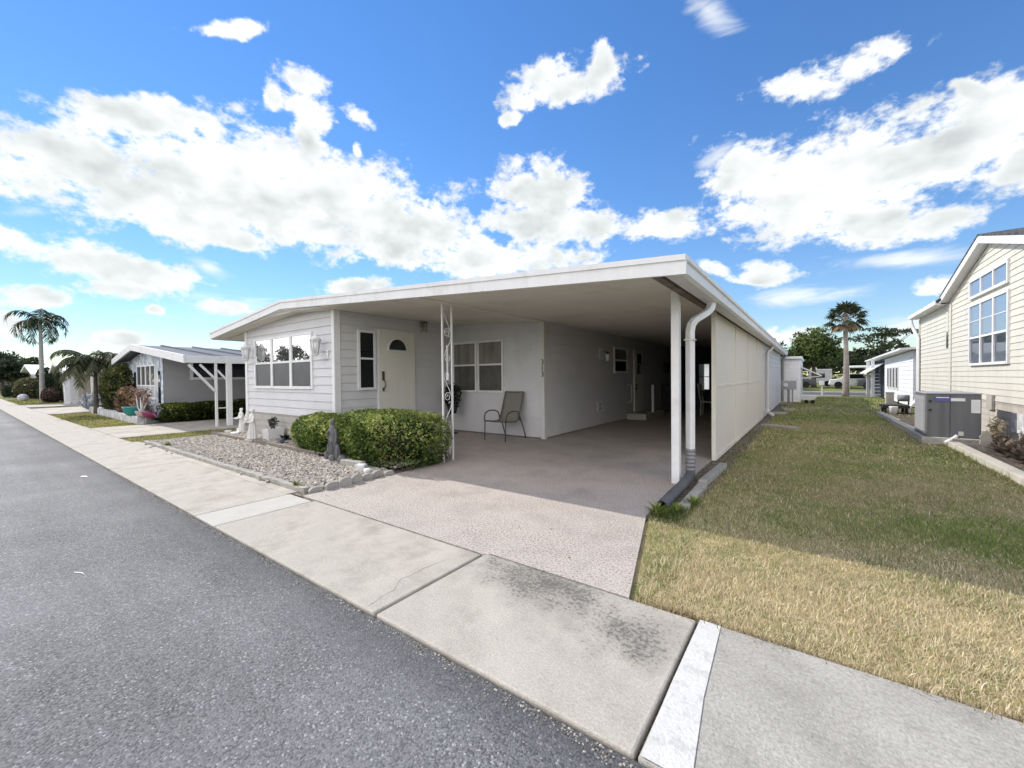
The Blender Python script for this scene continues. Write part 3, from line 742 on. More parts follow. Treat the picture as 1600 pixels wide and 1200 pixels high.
# ------------------------------------------------------------------ windows and doors
def window(parent, W_, a0, a1, z0, z1, mats, fw=.05, mid=None, cols=1, colw=.05, out=.045, label=None, fmat='trim', base=.0, muntin=0):
    """frame as one part, every pane (upper, lower, per column) a sub-part"""
    f = MB()
    f.wbox(W_, a0, a0 + fw, z0, z1, base, out); f.wbox(W_, a1 - fw, a1, z0, z1, base, out)
    f.wbox(W_, a0 + fw, a1 - fw, z1 - fw, z1, base, out); f.wbox(W_, a0 + fw, a1 - fw, z0, z0 + fw, base, out + .012)
    w = (a1 - a0 - 2 * fw - colw * (cols - 1)) / cols; spans = []
    for i in range(cols):
        s0 = a0 + fw + i * (w + colw); spans.append((s0, s0 + w))
        if i < cols - 1: f.wbox(W_, s0 + w, s0 + w + colw, z0 + fw, z1 - fw, base, out - .003)
    rows = [(z0 + fw, z1 - fw)]
    if mid:
        rows = [(z0 + fw, mid - fw * .4), (mid + fw * .4, z1 - fw)]
        for s0, s1 in spans: f.wbox(W_, s0, s1, mid - fw * .4, mid + fw * .4, base, out - .006)
    if muntin:
        for s0, s1 in spans:
            zt0, zt1 = rows[-1]; zm = (zt0 + zt1) / 2
            f.wbox(W_, s0, s1, zm - .008, zm + .008, base, out - .014)
    fr = f.build('window', M[fmat], parent)
    if label: fr['label'] = label
    for ri, (q0, q1) in enumerate(rows):
        for s0, s1 in spans:
            p = MB().wbox(W_, s0 - .002, s1 + .002, q0 - .002, q1 + .002, base, base + .022 + (.004 if ri else 0))
            mm = mats[min(ri, len(mats) - 1)]
            p.build('pane', M[mm], fr)
    return fr

# ------------------------------------------------------------------ the main home
HOME = thing('mobile_home', (-6.4, 4.5, 0), 'long low grey-sided mobile home with white fascia and a deep open carport', 'mobile home')
def rooftop(x): return 3.08 - .065 * (x + 9.15) if x > -9.15 else 3.08 - .0963 * (-9.15 - x)
def ceil(x): return 2.49 + .0475 * (-1.42 - x) if x > -9.15 else 2.857 - .078 * (-9.15 - x)
FRONT = Plane((-11.8, 4.53), (1, 0), (0, -1))       # bump-out front
SIDE = Plane((-7.7, 4.53), (0, 1), (1, 0))          # wall with the entrance door
PORCH = Plane((-7.7, 7.86), (1, 0), (0, -1))        # wall with the double window
CAR = Plane((-4.87, 7.86), (0, 1), (1, 0))          # long wall inside the carport
m = MB(); m.lap(FRONT, [(0, .58), (4.1, .58), (4.1, ceil(-7.7) + .02), (2.65, ceil(-9.15) + .02), (0, ceil(-11.8) + .02)], .172, lip=.018, gap=.014)
m.build('front_wall', M['siding'], HOME)
m = MB(); m.lap(SIDE, [(0, .45), (3.33, .45), (3.33, 2.84), (0, 2.84)], .172, lip=.014, gap=.010); m.build('entrance_wall', M['siding'], HOME)
m = MB(); m.lap(PORCH, [(0, .02), (2.83, .02), (2.83, ceil(-4.87) + .03), (0, ceil(-7.7) + .03)], .215, lip=.008); m.build('porch_wall', M['siding'], HOME)
m = MB(); m.lap(CAR, [(0, .02), (17.1, .02), (17.1, 2.7), (0, 2.7)], .215, lip=.008); m.build('carport_wall', M['siding'], HOME)
m = MB(); m.lap(Plane((-11.8, 25.0), (0, -1), (-1, 0)), [(0, .0), (20.47, .0), (20.47, 2.68), (0, 2.68)], .172); m.build('rear_side_wall', M['siding'], HOME)
m = MB(); m.lap(Plane((-4.87, 24.96), (-1, 0), (0, 1)), [(0, 0), (6.9, 0), (6.9, 2.66), (0, 2.7)], .172); m.build('back_wall', M['siding'], HOME)
# skirting under the bump-out
m = MB(); m.lap(FRONT, [(0, -.05), (4.1, -.05), (4.1, .575), (0, .575)], .15, lip=.010, back=.05)
m.lap(SIDE, [(0, -.05), (3.33, -.05), (3.33, .445), (0, .445)], .15, lip=.010, back=.05)
m.build('skirting', M['skirt'], HOME)
# corner trims
m = MB(); m.box(-7.76, -7.66, 4.495, 4.53, .5, 2.79); m.box(-7.70, -7.665, 4.53, 4.63, .45, 2.79); m.build('corner_trim', M['trim'], HOME)
m = MB(); m.box(-11.83, -11.74, 4.495, 4.53, .3, 2.63); m.box(-11.86, -11.83, 4.495, 4.6, .3, 2.63); m.build('corner_trim', M['trim'], HOME)
m = MB(); m.box(-4.92, -4.83, 7.825, 7.86, 0.0, 2.63); m.box(-4.87, -4.835, 7.86, 7.95, 0.0, 2.63); CT = m.build('corner_trim', M['trim_grey'], HOME)
# house number: upright black figures down the corner trim
def text_mesh(txt, size, name, material, parent, M4, depth=.004):
    cu = bpy.data.curves.new(name, 'FONT'); cu.body = txt; cu.size = size; cu.extrude = depth; cu.align_x = 'CENTER'
    t = bpy.data.objects.new(name, cu); COL.objects.link(t)
    dg = bpy.context.evaluated_depsgraph_get(); me = bpy.data.meshes.new_from_object(t.evaluated_get(dg))
    bpy.data.objects.remove(t); bpy.data.curves.remove(cu)
    me.transform(M4); org = origin_of(parent); me.transform(Matrix.Translation((-org[0], -org[1], -org[2])))
    me.materials.clear(); me.materials.append(material)
    o = bpy.data.objects.new(name, me); COL.objects.link(o); o.parent = parent; ORG[o.name] = org
    return o
for ch, z in (('3', 1.68), ('1', 1.545), ('3', 1.41)):
    M4 = Matrix.Translation((-4.873, 7.82, z)) @ Matrix.Rotation(math.radians(90), 4, 'X')
    text_mesh(ch, .17, 'house_number', M['black'], CT, M4)
# roof shell
roofpoly = [(-13.2, rooftop(-13.2) - .012), (-9.15, 3.068), (-1.18, rooftop(-1.18) - .012), (-1.18, ceil(-1.30) + .02), (-9.15, ceil(-9.15) + .02), (-13.2, ceil(-13.2) + .02)]
m = MB().prism(roofpoly, lambda a, b, t: (a, t, b), 4.19, 25.08)
for y in np.arange(4.9, 25, .61):      # standing seams
    m.hexa([(-9.15, y, 3.06), (-1.2, y, rooftop(-1.2) - .02), (-1.2, y + .03, rooftop(-1.2) - .02), (-9.15, y + .03, 3.06), (-9.15, y, 3.10), (-1.2, y, rooftop(-1.2) + .03), (-1.2, y + .03, rooftop(-1.2) + .03), (-9.15, y + .03, 3.10)])
ROOF = m.build('roof', M['roof_metal'], HOME)
# ceiling skins below the roof shell
def slab(xs, y0, y1, dz, th, mm, name):
    m = MB()
    for a, b in zip(xs[:-1], xs[1:]):
        m.hexa([(a, y0, ceil(a) + dz), (b, y0, ceil(b) + dz), (b, y1, ceil(b) + dz), (a, y1, ceil(a) + dz), (a, y0, ceil(a) + dz + th), (b, y0, ceil(b) + dz + th), (b, y1, ceil(b) + dz + th), (a, y1, ceil(a) + dz + th)])
    return m.build(name, mm, HOME)
cm = M['ceiling']
ys = [4.215, 5.12, 7.0, 8.9, 10.8, 12.7, 14.6, 16.5, 18.2]
m = MB()
for y0, y1 in zip(ys[:-1], ys[1:]):
    a, b = -7.66, -1.37
    y1 -= .012
    m.hexa([(a, y0, ceil(a) - .002), (b, y0, ceil(b) - .002), (b, y1, ceil(b) - .002), (a, y1, ceil(a) - .002), (a, y0, ceil(a) + .016), (b, y0, ceil(b) + .016), (b, y1, ceil(b) + .016), (a, y1, ceil(a) + .016)])
m.build('carport_ceiling', cm, HOME)
slab([-13.15, -9.15, -7.70], 4.215, 4.525, -.002, .018, cm, 'soffit')
slab([-13.15, -11.86], 4.60, 25, -.002, .018, cm, 'soffit')
m = MB().box(-4.93, -4.83, 4.22, 7.82, ceil(-4.88) - .035, ceil(-4.88) - .004); m.build('ceiling_batten', M['ceiling'], HOME)
m = MB().hexa([(-9.8, 4.24, 2.80), (-8.6, 4.24, 2.826), (-8.6, 4.29, 2.826), (-9.8, 4.29, 2.80), (-9.8, 4.24, 2.845), (-8.6, 4.24, 2.853), (-8.6, 4.29, 2.853), (-9.8, 4.29, 2.845)]); m.build('soffit_beam', M['ceiling'], HOME)
# bare beam along the carport's open edge
m = MB().box(-1.365, -1.275, 4.24, 24.9, ceil(-1.32) - .052, ceil(-1.32) + .012); m.build('edge_beam', M['brown'], HOME)
# fascias
def fascia(x0, x1, y0, y1, hb, name='fascia'):
    m = MB()
    m.hexa([(x0, y0, rooftop(x0) - hb), (x1, y0, rooftop(x1) - hb), (x1, y1, rooftop(x1) - hb), (x0, y1, rooftop(x0) - hb), (x0, y0, rooftop(x0) + .01), (x1, y0, rooftop(x1) + .01), (x1, y1, rooftop(x1) + .01), (x0, y1, rooftop(x0) + .01)])
    # projecting drip cap along the top edge
    m.hexa([(x0, y0 - .016, rooftop(x0) - .042), (x1, y0 - .016, rooftop(x1) - .042), (x1, y0 - .001, rooftop(x1) - .042), (x0, y0 - .001, rooftop(x0) - .042), (x0, y0 - .016, rooftop(x0) + .014), (x1, y0 - .016, rooftop(x1) + .014), (x1, y0 - .001, rooftop(x1) + .014), (x0, y0 - .001, rooftop(x0) + .014)])
    return m.build(name, M['trim'], HOME)
fascia(-9.15, -.97, 4.16, 4.205, .175); fascia(-13.2, -9.152, 4.16, 4.205, .175)
m = MB().box(-13.22, -13.18, 4.207, 25.0, 2.50, 2.70); m.build('fascia', M['trim'], HOME)
for xx in (-3.55, -6.6, -10.6):      # lapped joints of the fascia
    m = MB().box(xx, xx + .05, 4.155, 4.16, rooftop(xx) - .17, rooftop(xx) - .045); m.build('fascia_joint', M['trim'], HOME)
# box gutter along the carport eave
m = MB(); gp = [(-1.19, 2.40), (-1.02, 2.375), (-.985, 2.40), (-.985, 2.50), (-.965, 2.515), (-.965, 2.56), (-.99, 2.56), (-.995, 2.53), (-1.005, 2.42), (-1.17, 2.425), (-1.17, 2.54), (-1.19, 2.54)]
m.prism(gp, lambda a, b, t: (a, t, b), 4.207, 25.1); m.build('gutter', M['trim'], HOME)
# windows of the bump-out
window(HOME, FRONT, .50, 3.29, 1.19, 2.41, ['glass_mesh', 'glass_mirror'], fw=.06, mid=1.80, cols=3, colw=.10, label='triple sash window reflecting sky in its upper panes')
window(HOME, SIDE, .50, .93, 1.16, 2.43, ['glass_dark', 'glass_dark'], fw=.05, mid=1.83, label='tall narrow sidelight with two dark panes')
window(HOME, PORCH, .04, .87, 1.03, 2.32, ['glass_grey', 'glass_room'], fw=.05, mid=1.72)
window(HOME, PORCH, .90, 1.72, 1.03, 2.32, ['glass_grey', 'glass_room'], fw=.05, mid=1.72)
window(HOME, CAR, 4.02, 5.14, 1.50, 2.30, ['glass_dark', 'glass_room'], fw=.06, mid=1.90, label='small sash window inside the carport')
# entrance door with a fan light
m = MB(); m.wbox(SIDE, 1.02, 1.97, .38, 2.46, .02, .055)
for k in range(1, 9):
    a = 1.02 + k * .1056; m.wbox(SIDE, a - .003, a + .003, .5, 1.95, .055, .0565)
DOOR = m.build('entrance_door', M['door'], HOME); DOOR['label'] = 'cream plank-pattern front door with a half-round light'
hp = [(math.cos(t) * .285, math.sin(t) * .285) for t in np.linspace(0, math.pi, 17)]
m = MB().prism([(1.495 + a, 2.02 + b * 1.02) for a, b in hp], lambda a, b, t: SIDE.p(a, b, t), .055, .07); m.build('fan_light_frame', M['trim'], DOOR)
m = MB().prism([(1.495 + a * .83, 2.045 + b * .85) for a, b in hp], lambda a, b, t: SIDE.p(a, b, t), .06, .074); m.build('fan_light', M['glass_dark'], DOOR)
m = MB(); m.wbox(SIDE, 1.07, 1.125, 1.36, 1.56, .055, .075); m.wbox(SIDE, 1.08, 1.12, 1.12, 1.2, .055, .072)
m.tube([SIDE.p(1.1, 1.36, .075), SIDE.p(1.11, 1.33, .11), SIDE.p(1.12, 1.24, .115), SIDE.p(1.1, 1.17, .075)], .012, 8); m.build('handle', M['brass'], DOOR)
m = MB(); m.wbox(SIDE, .985, 1.015, .38, 2.49, .0, .05); m.wbox(SIDE, 1.975, 2.005, .38, 2.49, 0, .05); m.wbox(SIDE, 1.015, 1.975, 2.463, 2.49, 0, .05); m.build('door_frame', M['trim'], HOME)
m = MB().box(-7.64, -6.85, 5.45, 6.65, 0, .30); m.build('door_step', M['concrete'], HOME)
# side door in the carport: narrow glass, knob, step and rail
m = MB(); m.wbox(CAR, 5.75, 6.62, .20, 2.30, .0, .05); SD = m.build('side_door', M['door'], HOME)
m = MB(); m.wbox(CAR, 6.0, 6.40, 1.47, 2.16, .05, .062); m.build('pane', M['glass_dark'], SD)
m = MB(); m.wbox(CAR, 6.0, 6.40, 1.80, 1.82, .062, .068); m.build('glazing_bar', M['door'], SD)
m = MB(); m.ball((-4.87 + .08, 7.86 + 5.84, 1.10), .04); m.build('knob', M['black'], SD); m = MB().ball((-4.87 + .07, 7.86 + 5.84, .98), .035); m.build('dead_bolt', M['black'], SD)
m = MB().box(-4.85, -4.22, 12.95, 14.9, 0.0, .16); m.box(-4.85, -4.2, 12.93, 14.92, .16, .19); m.build('side_step', M['concrete_new'], HOME, bevel=.008)
m = MB().bar([(-4.30, 13.9, .19), (-4.30, 13.9, 1.1)], .07); m.build('step_post', M['trim'], HOME)
m = MB().tube([(-4.84, 13.02, .55), (-4.75, 13.02, .56), (-4.72, 13.02, .62), (-4.72, 13.02, 1.1), (-4.84, 13.02, 1.12)], .012, 6); m.build('grab_rail', M['trim'], HOME)
m = MB(); m.wbox(CAR, 2.80, 3.16, .42, .68, .02, .04); OUTL = m.build('outlet_cover', M['trim'], HOME, bevel=.006)
m = MB(); m.wbox(CAR, 2.88, 3.08, .57, .64, .04, .045); m.wbox(CAR, 2.88, 3.08, .46, .53, .04, .045); m.build('socket', M['skirt_cream'], OUTL)
# corner post, gutter downpipe with grey boot
m = MB().box(-1.47, -1.37, 5.5, 5.6, 0.0, ceil(-1.42)); m.build('carport_post', M['trim'], HOME, bevel=.006)
def sqtube(path, w, h, name, mm, parent):
    m = MB(); path = [Vector(p) for p in path]; P = []
    for i, p in enumerate(path):
        t = (path[min(i + 1, len(path) - 1)] - path[max(i - 1, 0)]).normalized()
        x = Vector((0.83, -.55, 0)); x = (x - t * x.dot(t)).normalized(); y = t.cross(x)
        for a, b in ((-1, -1), (1, -1), (1, 1), (-1, 1)): P.append(p + x * a * w / 2 + y * b * h / 2)
    n = len(path)
    m.add(P, [(i * 4 + j, i * 4 + (j + 1) % 4, (i + 1) * 4 + (j + 1) % 4, (i + 1) * 4 + j) for i in range(n - 1) for j in range(4)] + [(3, 2, 1, 0), tuple(n * 4 - 4 + k for k in range(4))])
    return m.build(name, M[mm], parent, bevel=.012)
dp = [(-1.09, 6.05, 2.40), (-1.09, 6.05, 2.345), (-1.10, 6.03, 2.29), (-1.135, 5.965, 2.235), (-1.19, 5.87, 2.18), (-1.24, 5.785, 2.13), (-1.27, 5.735, 2.07), (-1.285, 5.72, 1.98), (-1.285, 5.72, .42)]
DP = sqtube(dp, .095, .08, 'downpipe', 'trim', HOME)
m = MB().box(-1.35, -1.22, 5.66, 5.78, .96 + .9, 1.875); m.build('pipe_strap', M['trim_grey'], DP)
m = MB()
for k in range(6): m.loft([(.44 - k * .05, -1.285, 5.72, .062, .055), (.415 - k * .05, -1.285, 5.72, .066, .059), (.40 - k * .05, -1.285, 5.72, .060, .054)], 14)
m.loft([(.10, -1.285, 5.72, .058, .052), (.43, -1.285, 5.72, .058, .052)], 14); m.build('pipe_boot', M['boot'], DP)
# second and third downpipes farther back along the eave
sqtube([(-1.09, 16.5, 2.39), (-1.09, 16.5, 2.33), (-1.12, 16.45, 2.26), (-1.2, 16.35, 2.2), (-1.215, 16.32, 2.12), (-1.215, 16.32, .25), (-1.17, 16.2, .14), (-1.02, 15.9, .07)], .09, .07, 'downpipe', 'trim_grey', HOME)
sqtube([(-1.09, 24.9, 2.39), (-1.1, 24.9, 2.3), (-1.16, 24.88, 2.2), (-1.19, 24.88, 2.1), (-1.19, 24.88, .05)], .10, .09, 'downpipe', 'boot', HOME)
# screened side wall with frame, middle rail, then a sided store room
m = MB().box(-1.315, -1.275, 7.42, 15.55, .07, 2.43); SW = m.build('screen_panel', M['screen_wall'], HOME)
m = MB().box(-1.325, -1.262, 7.36, 7.42, 0.0, 2.45); m.box(-1.274, -1.262, 9.55, 9.60, .07, 2.43); m.box(-1.274, -1.262, 11.6, 11.65, .07, 2.43); m.box(-1.274, -1.262, 13.6, 13.65, .07, 2.43)
m.box(-1.274, -1.260, 7.42, 15.55, 1.20, 1.235); m.box(-1.33, -1.258, 7.42, 15.55, 0.0, .07); m.build('screen_frame', M['screen_frame'], HOME)
m = MB(); m.lap(Plane((-1.28, 15.55), (0, 1), (1, 0)), [(0, 0), (9.4, 0), (9.4, 2.44), (0, 2.44)], .172); m.build('store_room_wall', M['siding'], HOME)
# carport end wall: deep shade put into its dark colour, round a bright window
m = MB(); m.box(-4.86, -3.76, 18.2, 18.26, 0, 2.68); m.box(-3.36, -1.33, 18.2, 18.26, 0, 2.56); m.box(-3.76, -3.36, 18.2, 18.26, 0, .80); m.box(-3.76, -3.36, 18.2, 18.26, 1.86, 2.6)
m.box(-1.36, -1.332, 12.5, 18.2, 0.0, 2.44); m.build('carport_end_wall', M['darkroom'], HOME)  # dark lining inside the side wall, its shade painted too
m = MB().box(-3.76, -3.36, 18.17, 18.2, 1.33, 1.36); m.box(-3.80, -3.76, 18.15, 18.2, 0.02, 1.9); m.box(-3.36, -3.32, 18.15, 18.2, .02, 1.9); m.build('end_window_frame', M['teal_dark'], HOME)
# iron porch column with scrolls
IC = thing('ornamental_column', (-4.95, 4.93, 0), 'white wrought-iron porch column with scrollwork beside the clipped hedge', 'column')
m = MB(); m.bar([(-4.96, 5.05, 0), (-4.96, 5.05, ceil(-4.95) - .03)], .026); m.build('bar', M['trim'], IC)
m = MB(); m.bar([(-4.94, 4.81, 0), (-4.94, 4.81, ceil(-4.95) - .03)], .026); m.build('bar', M['trim'], IC)
def spiral(cy, cz, r, a0, turns, sgn, n=26):
    return [(-4.95, cy + r * (1 - .78 * i / n) * math.cos(a0 + sgn * turns * 6.283 * i / n), cz + r * (1 - .78 * i / n) * math.sin(a0 + sgn * turns * 6.283 * i / n)) for i in range(n + 1)]
for k, z in enumerate((.06, .50, .98, 1.62, 2.06)):
    s = 1 if k % 2 == 0 else -1
    m = MB()
    m.tube(spiral(4.93, z + .10, .082, 0 if s > 0 else math.pi, 1.55, s), .007, 5)
    q = [(-4.95, 4.93 + s * .082, z + .10), (-4.95, 4.93 + s * .05, z + .2), (-4.95, 4.93 - s * .01, z + .30), (-4.95, 4.93 - s * .075, z + .40), (-4.95, 4.93 - s * .085, z + .46)]
    m.tube(q, .007, 5); m.tube([(-4.95, 4.93 - s * .085, z + .46), (-4.95, 4.93 - s * .05, z + .50), (-4.95, 4.93 - s * .02, z + .47)], .006, 5)
    m.build('scroll', M['trim'], IC)
m = MB(); m.bar([(-4.95, 4.93, 1.42), (-4.95, 4.93, 1.95)], .02); m.ball((-4.95, 4.93, 1.44), (.03, .03, .06), 8, 6); m.ball((-4.95, 4.93, 1.38), (.02, .035, .03), 8, 6); m.build('centre_spindle', M['trim'], IC)
# ------------------------------------------------------------------ things at the home
fl = MB(); ring = []
path = [(-1.285, 5.70, .10), (-1.28, 5.55, .075), (-1.27, 5.2, .062), (-1.265, 4.8, .058), (-1.245, 4.30, .056)]
pp = []; 
for i in range(len(path) - 1):
    for t in np.linspace(0, 1, 24, endpoint=False): pp.append(tuple(np.array(path[i]) * (1 - t) + np.array(path[i + 1]) * t))
pp.append(path[-1])
fl.tube(pp, [.058 if i % 2 else .053 for i in range(len(pp))], 16, caps=False)
fl.tube(pp, [.048] * len(pp), 16, caps=False)
tag(fl.build('drain_pipe', M['rubber'], at=(-1.27, 5.0, 0), fixn=False), 'black corrugated drain pipe lying on the driveway edge below the downspout', 'drain pipe')

def lantern(loc, wall_y, label):
    L = thing('wall_lantern', loc, label, 'lantern', 'carriage lanterns on the front wall')
    x, y, z = loc
    m = MB(); m.loft([(z - .06, x + .13, wall_y - .012, .03, .012), (z - .03, x + .13, wall_y - .012, .045, .014), (z + .09, x + .13, wall_y - .012, .045, .014), (z + .13, x + .13, wall_y - .012, .02, .012)], 12)
    m.tube([(x + .13, wall_y - .02, z + .02), (x + .12, wall_y - .09, z - .04), (x + .05, y + .03, z - .05), (x, y, z - .02), (x, y, z + .02)], .016, 8)
    m.tube([(x + .13, wall_y - .02, z + .07), (x + .15, wall_y - .06, z + .13), (x + .12, wall_y - .07, z + .10)], .010, 6)
    m.build('bracket', M['trim'], L)
    n = 6
    m = MB(); m.loft([(z + .02, x, y, .02, .02), (z + .03, x, y, .055, .055), (z + .05, x, y, .06, .06)], n)
    for j in range(n):
        a = 2 * math.pi * j / n; m.bar([(x + .06 * math.cos(a), y + .06 * math.sin(a), z + .05), (x + .098 * math.cos(a), y + .098 * math.sin(a), z + .31)], .012)
    m.loft([(z + .305, x, y, .105, .105), (z + .325, x, y, .118, .118), (z + .335, x, y, .105, .105)], n); m.build('cage', M['trim'], L)
    m = MB(); m.loft([(z + .05, x, y, .052, .052), (z + .305, x, y, .09, .09)], n); m.build('lamp_glass', M['lampglass'], L)
    m = MB(); m.loft([(z + .335, x, y, .112, .112), (z + .37, x, y, .085, .085), (z + .41, x, y, .05, .05), (z + .425, x, y, .02, .02), (z + .445, x, y, .024, .024), (z + .47, x, y, .006, .006)], 12); m.build('cap', M['trim'], L)
    return L
M['lampglass'] = mat('frosted_lamp_glass', (.62, .64, .64), .25, .5)
lantern((-8.06, 4.33, 1.86), 4.515, 'white carriage lantern on the siding right of the triple window')
lantern((-11.36, 4.33, 1.86), 4.515, 'white carriage lantern at the far left corner of the front siding')
# small wall light inside the carport
L = thing('wall_light', (-4.84, 10.9, 1.9), 'square white wall light with glass cylinder inside the carport', 'wall light')
m = MB(); m.wbox(CAR, 2.94, 3.26, 1.88, 2.20, .02, .045); m.build('back_plate', M['trim'], L)
m = MB().loft([(1.84, -4.72, 11.10, .055, .055), (2.05, -4.72, 11.10, .055, .055)], 12); m.build('shade', M['blindwhite'], L)
m = MB().loft([(2.05, -4.72, 11.10, .06, .06), (2.09, -4.72, 11.10, .04, .04)], 12); m.tube([(-4.83, 11.0, 2.1), (-4.76, 11.05, 2.14), (-4.72, 11.10, 2.08)], .012, 6); m.build('arm', M['black'], L)
# wind chime under the ceiling at the entrance wall
CH = thing('wind_chime', (-7.55, 6.78, 2.5), 'small brass-tubed wind chime hanging right of the entrance door', 'wind chime')
m = MB().loft([(2.725, -7.58, 6.78, .09, .09), (2.745, -7.58, 6.78, .09, .09)], 14); m.tube([(-7.58, 6.78, 2.745), (-7.58, 6.78, 2.82)], .006, 5); m.build('top_disc', M['bronze'], CH)
for k in range(5):
    a = k * 1.2566; x, y = -7.58 + .07 * math.cos(a), 6.78 + .07 * math.sin(a)
    m = MB().tube([(x, y, 2.5 + .02 * (k % 3)), (x, y, 2.70)], .011, 6); m.tube([(x, y, 2.70), (x, y, 2.726)], .003, 4); m.build('tube', M['copper'], CH)
# patio chair
PC = thing('patio_chair', (-5.65, 7.35, 0), 'tan sling patio armchair with bronze frame under the porch window', 'chair')
def chair_parts(root, x, y):
    for s, nm in ((-1, 0), (1, 1)):
        X = x + s * .29
        m = MB().tube([(X, y - .36, 0), (X, y - .35, .2), (X, y - .34, .42)], .014, 8); m.build('leg', M['bronze'], root)
        m = MB().tube([(X + s * .0, y + .42, 0), (X, y + .33, .24), (X, y + .22, .46), (X, y + .13, .60)], .014, 8); m.build('leg', M['bronze'], root)
        m = MB().tube([(X, y - .34, .40), (X + s * .015, y - .345, .52), (X + s * .02, y - .30, .60), (X + s * .02, y - .2, .645), (X + s * .02, y - .05, .65), (X + s * .01, y + .08, .63), (X, y + .15, .585), (X, y + .18, .50), (X - s * .01, y + .2, .42)], .015, 8); m.build('armrest', M['bronze'], root)
    m = MB(); q = [(y - .36, .435), (y - .30, .435), (y - .1, .405), (y + .08, .40), (y + .16, .44), (y + .24, .62), (y + .32, .85), (y + .385, 1.04), (y + .40, 1.06)]
    for s in (-1, 1): m.tube([(x + s * .262, a, b) for a, b in q], .012, 8)
    m.tube([(x - .262, y + .40, 1.06), (x + .262, y + .40, 1.06)], .012, 8); m.tube([(x - .262, y - .36, .43), (x + .262, y - .36, .43)], .012, 8); m.build('sling_frame', M['bronze'], root)
    m = MB(); P = []
    for a, b in q:
        for s in np.linspace(-1, 1, 7): P.append((x + s * .255, a - .012 * (1 - s * s), b - .02 * (1 - s * s) + .004))
    n = len(q); F = [(i * 7 + j, i * 7 + j + 1, (i + 1) * 7 + j + 1, (i + 1) * 7 + j) for i in range(n - 1) for j in range(6)]
    m.add(P, F, True); o = m.build('sling', M['sling'], root)
    sd = o.modifiers.new('thickness', 'SOLIDIFY'); sd.thickness = .006
chair_parts(PC, -5.62, 7.38)
# dark bushy pot plant in the porch corner
PP = thing('potted_plant', (-7.32, 7.45, 0), 'dark-leaved plant on a tall black stand in the porch corner', 'potted plant')
m = MB().loft([(.0, -7.32, 7.45, .13, .13), (.02, -7.32, 7.45, .13, .13), (.03, -7.32, 7.45, .02, .02), (.50, -7.32, 7.45, .02, .02), (.51, -7.32, 7.45, .12, .12)], 12); m.build('stand', M['black'], PP)
m = MB().loft([(.51, -7.32, 7.45, .10, .10), (.70, -7.32, 7.45, .14, .14), (.705, -7.32, 7.45, .115, .115)], 14); m.build('pot', M['black'], PP)
P = np.array([-7.32, 7.45, .93]) + unit(rng.normal(size=(420, 3))) * rng.uniform(.05, 1, (420, 1)) ** .5 * np.array([.24, .24, .34])
faces_mesh('foliage', leaf_quads(P, .13, aspect=.3), pal([(.012, .02, .012), (.03, .045, .02)], rng.random(420)), M['leaf'], PP)
# dining chair, cabinet and small black box at the dark end of the carport
DC = thing('dining_chair', (-2.95, 15.6, 0), 'pale high-backed chair standing sideways near the dark carport end wall', 'chair')
for (a, b, h, lean) in ((-2.75, 15.45, .46, 0), (-2.75, 15.85, .46, 0), (-3.12, 15.45, 1.12, -.10), (-3.12, 15.85, 1.12, -.10)):
    m = MB().bar([(a + (-.02 if h > 1 else .02), b, 0), (a, b, .45)] + ([(a + lean, b, h)] if h > 1 else []), .045); m.build('leg', M['skirt_cream'], DC)
m = MB().box(-3.14, -2.72, 15.42, 15.88, .45, .50); m.build('seat', M['skirt_cream'], DC, bevel=.01)
m = MB()
for z in (.66, .82, .98): m.box(-3.155 - (z - .66) * .12 - .01, -3.135 - (z - .66) * .12, 15.47, 15.83, z, z + .07)
m.build('back_slats', M['skirt_cream'], DC)
CB = thing('storage_cabinet', (-4.5, 17.2, 0), 'black storage cabinet against the grey wall at the dark carport end', 'cabinet')
m = MB().box(-4.83, -4.2, 16.7, 18.15, 0, 1.0); m.build('carcass', M['black'], CB, bevel=.01)
m = MB().box(-4.84, -4.17, 16.68, 18.16, 1.0, 1.04); m.build('top', M['black'], CB)
for y0, y1 in ((16.74, 17.4), (17.44, 18.1)):
    m = MB().box(-4.2, -4.18, y0, y1, .06, .96); d = m.build('door', M['darkroom'], CB)
    m = MB().box(-4.18, -4.15, y1 - .1, y1 - .07, .5, .62); m.build('handle', M['bronze'], d)
WB = thing('wall_speaker', (-4.8, 17.1, 1.7), 'small black box fixed high on the grey carport wall', 'speaker')
m = MB(); m.wbox(CAR, 9.15, 9.5, 1.55, 1.92, .02, .16); m.build('cabinet', M['black'], WB, bevel=.01)
m = MB(); m.wbox(CAR, 9.18, 9.47, 1.58, 1.89, .16, .168); m.build('grille', M['darkroom'], WB)

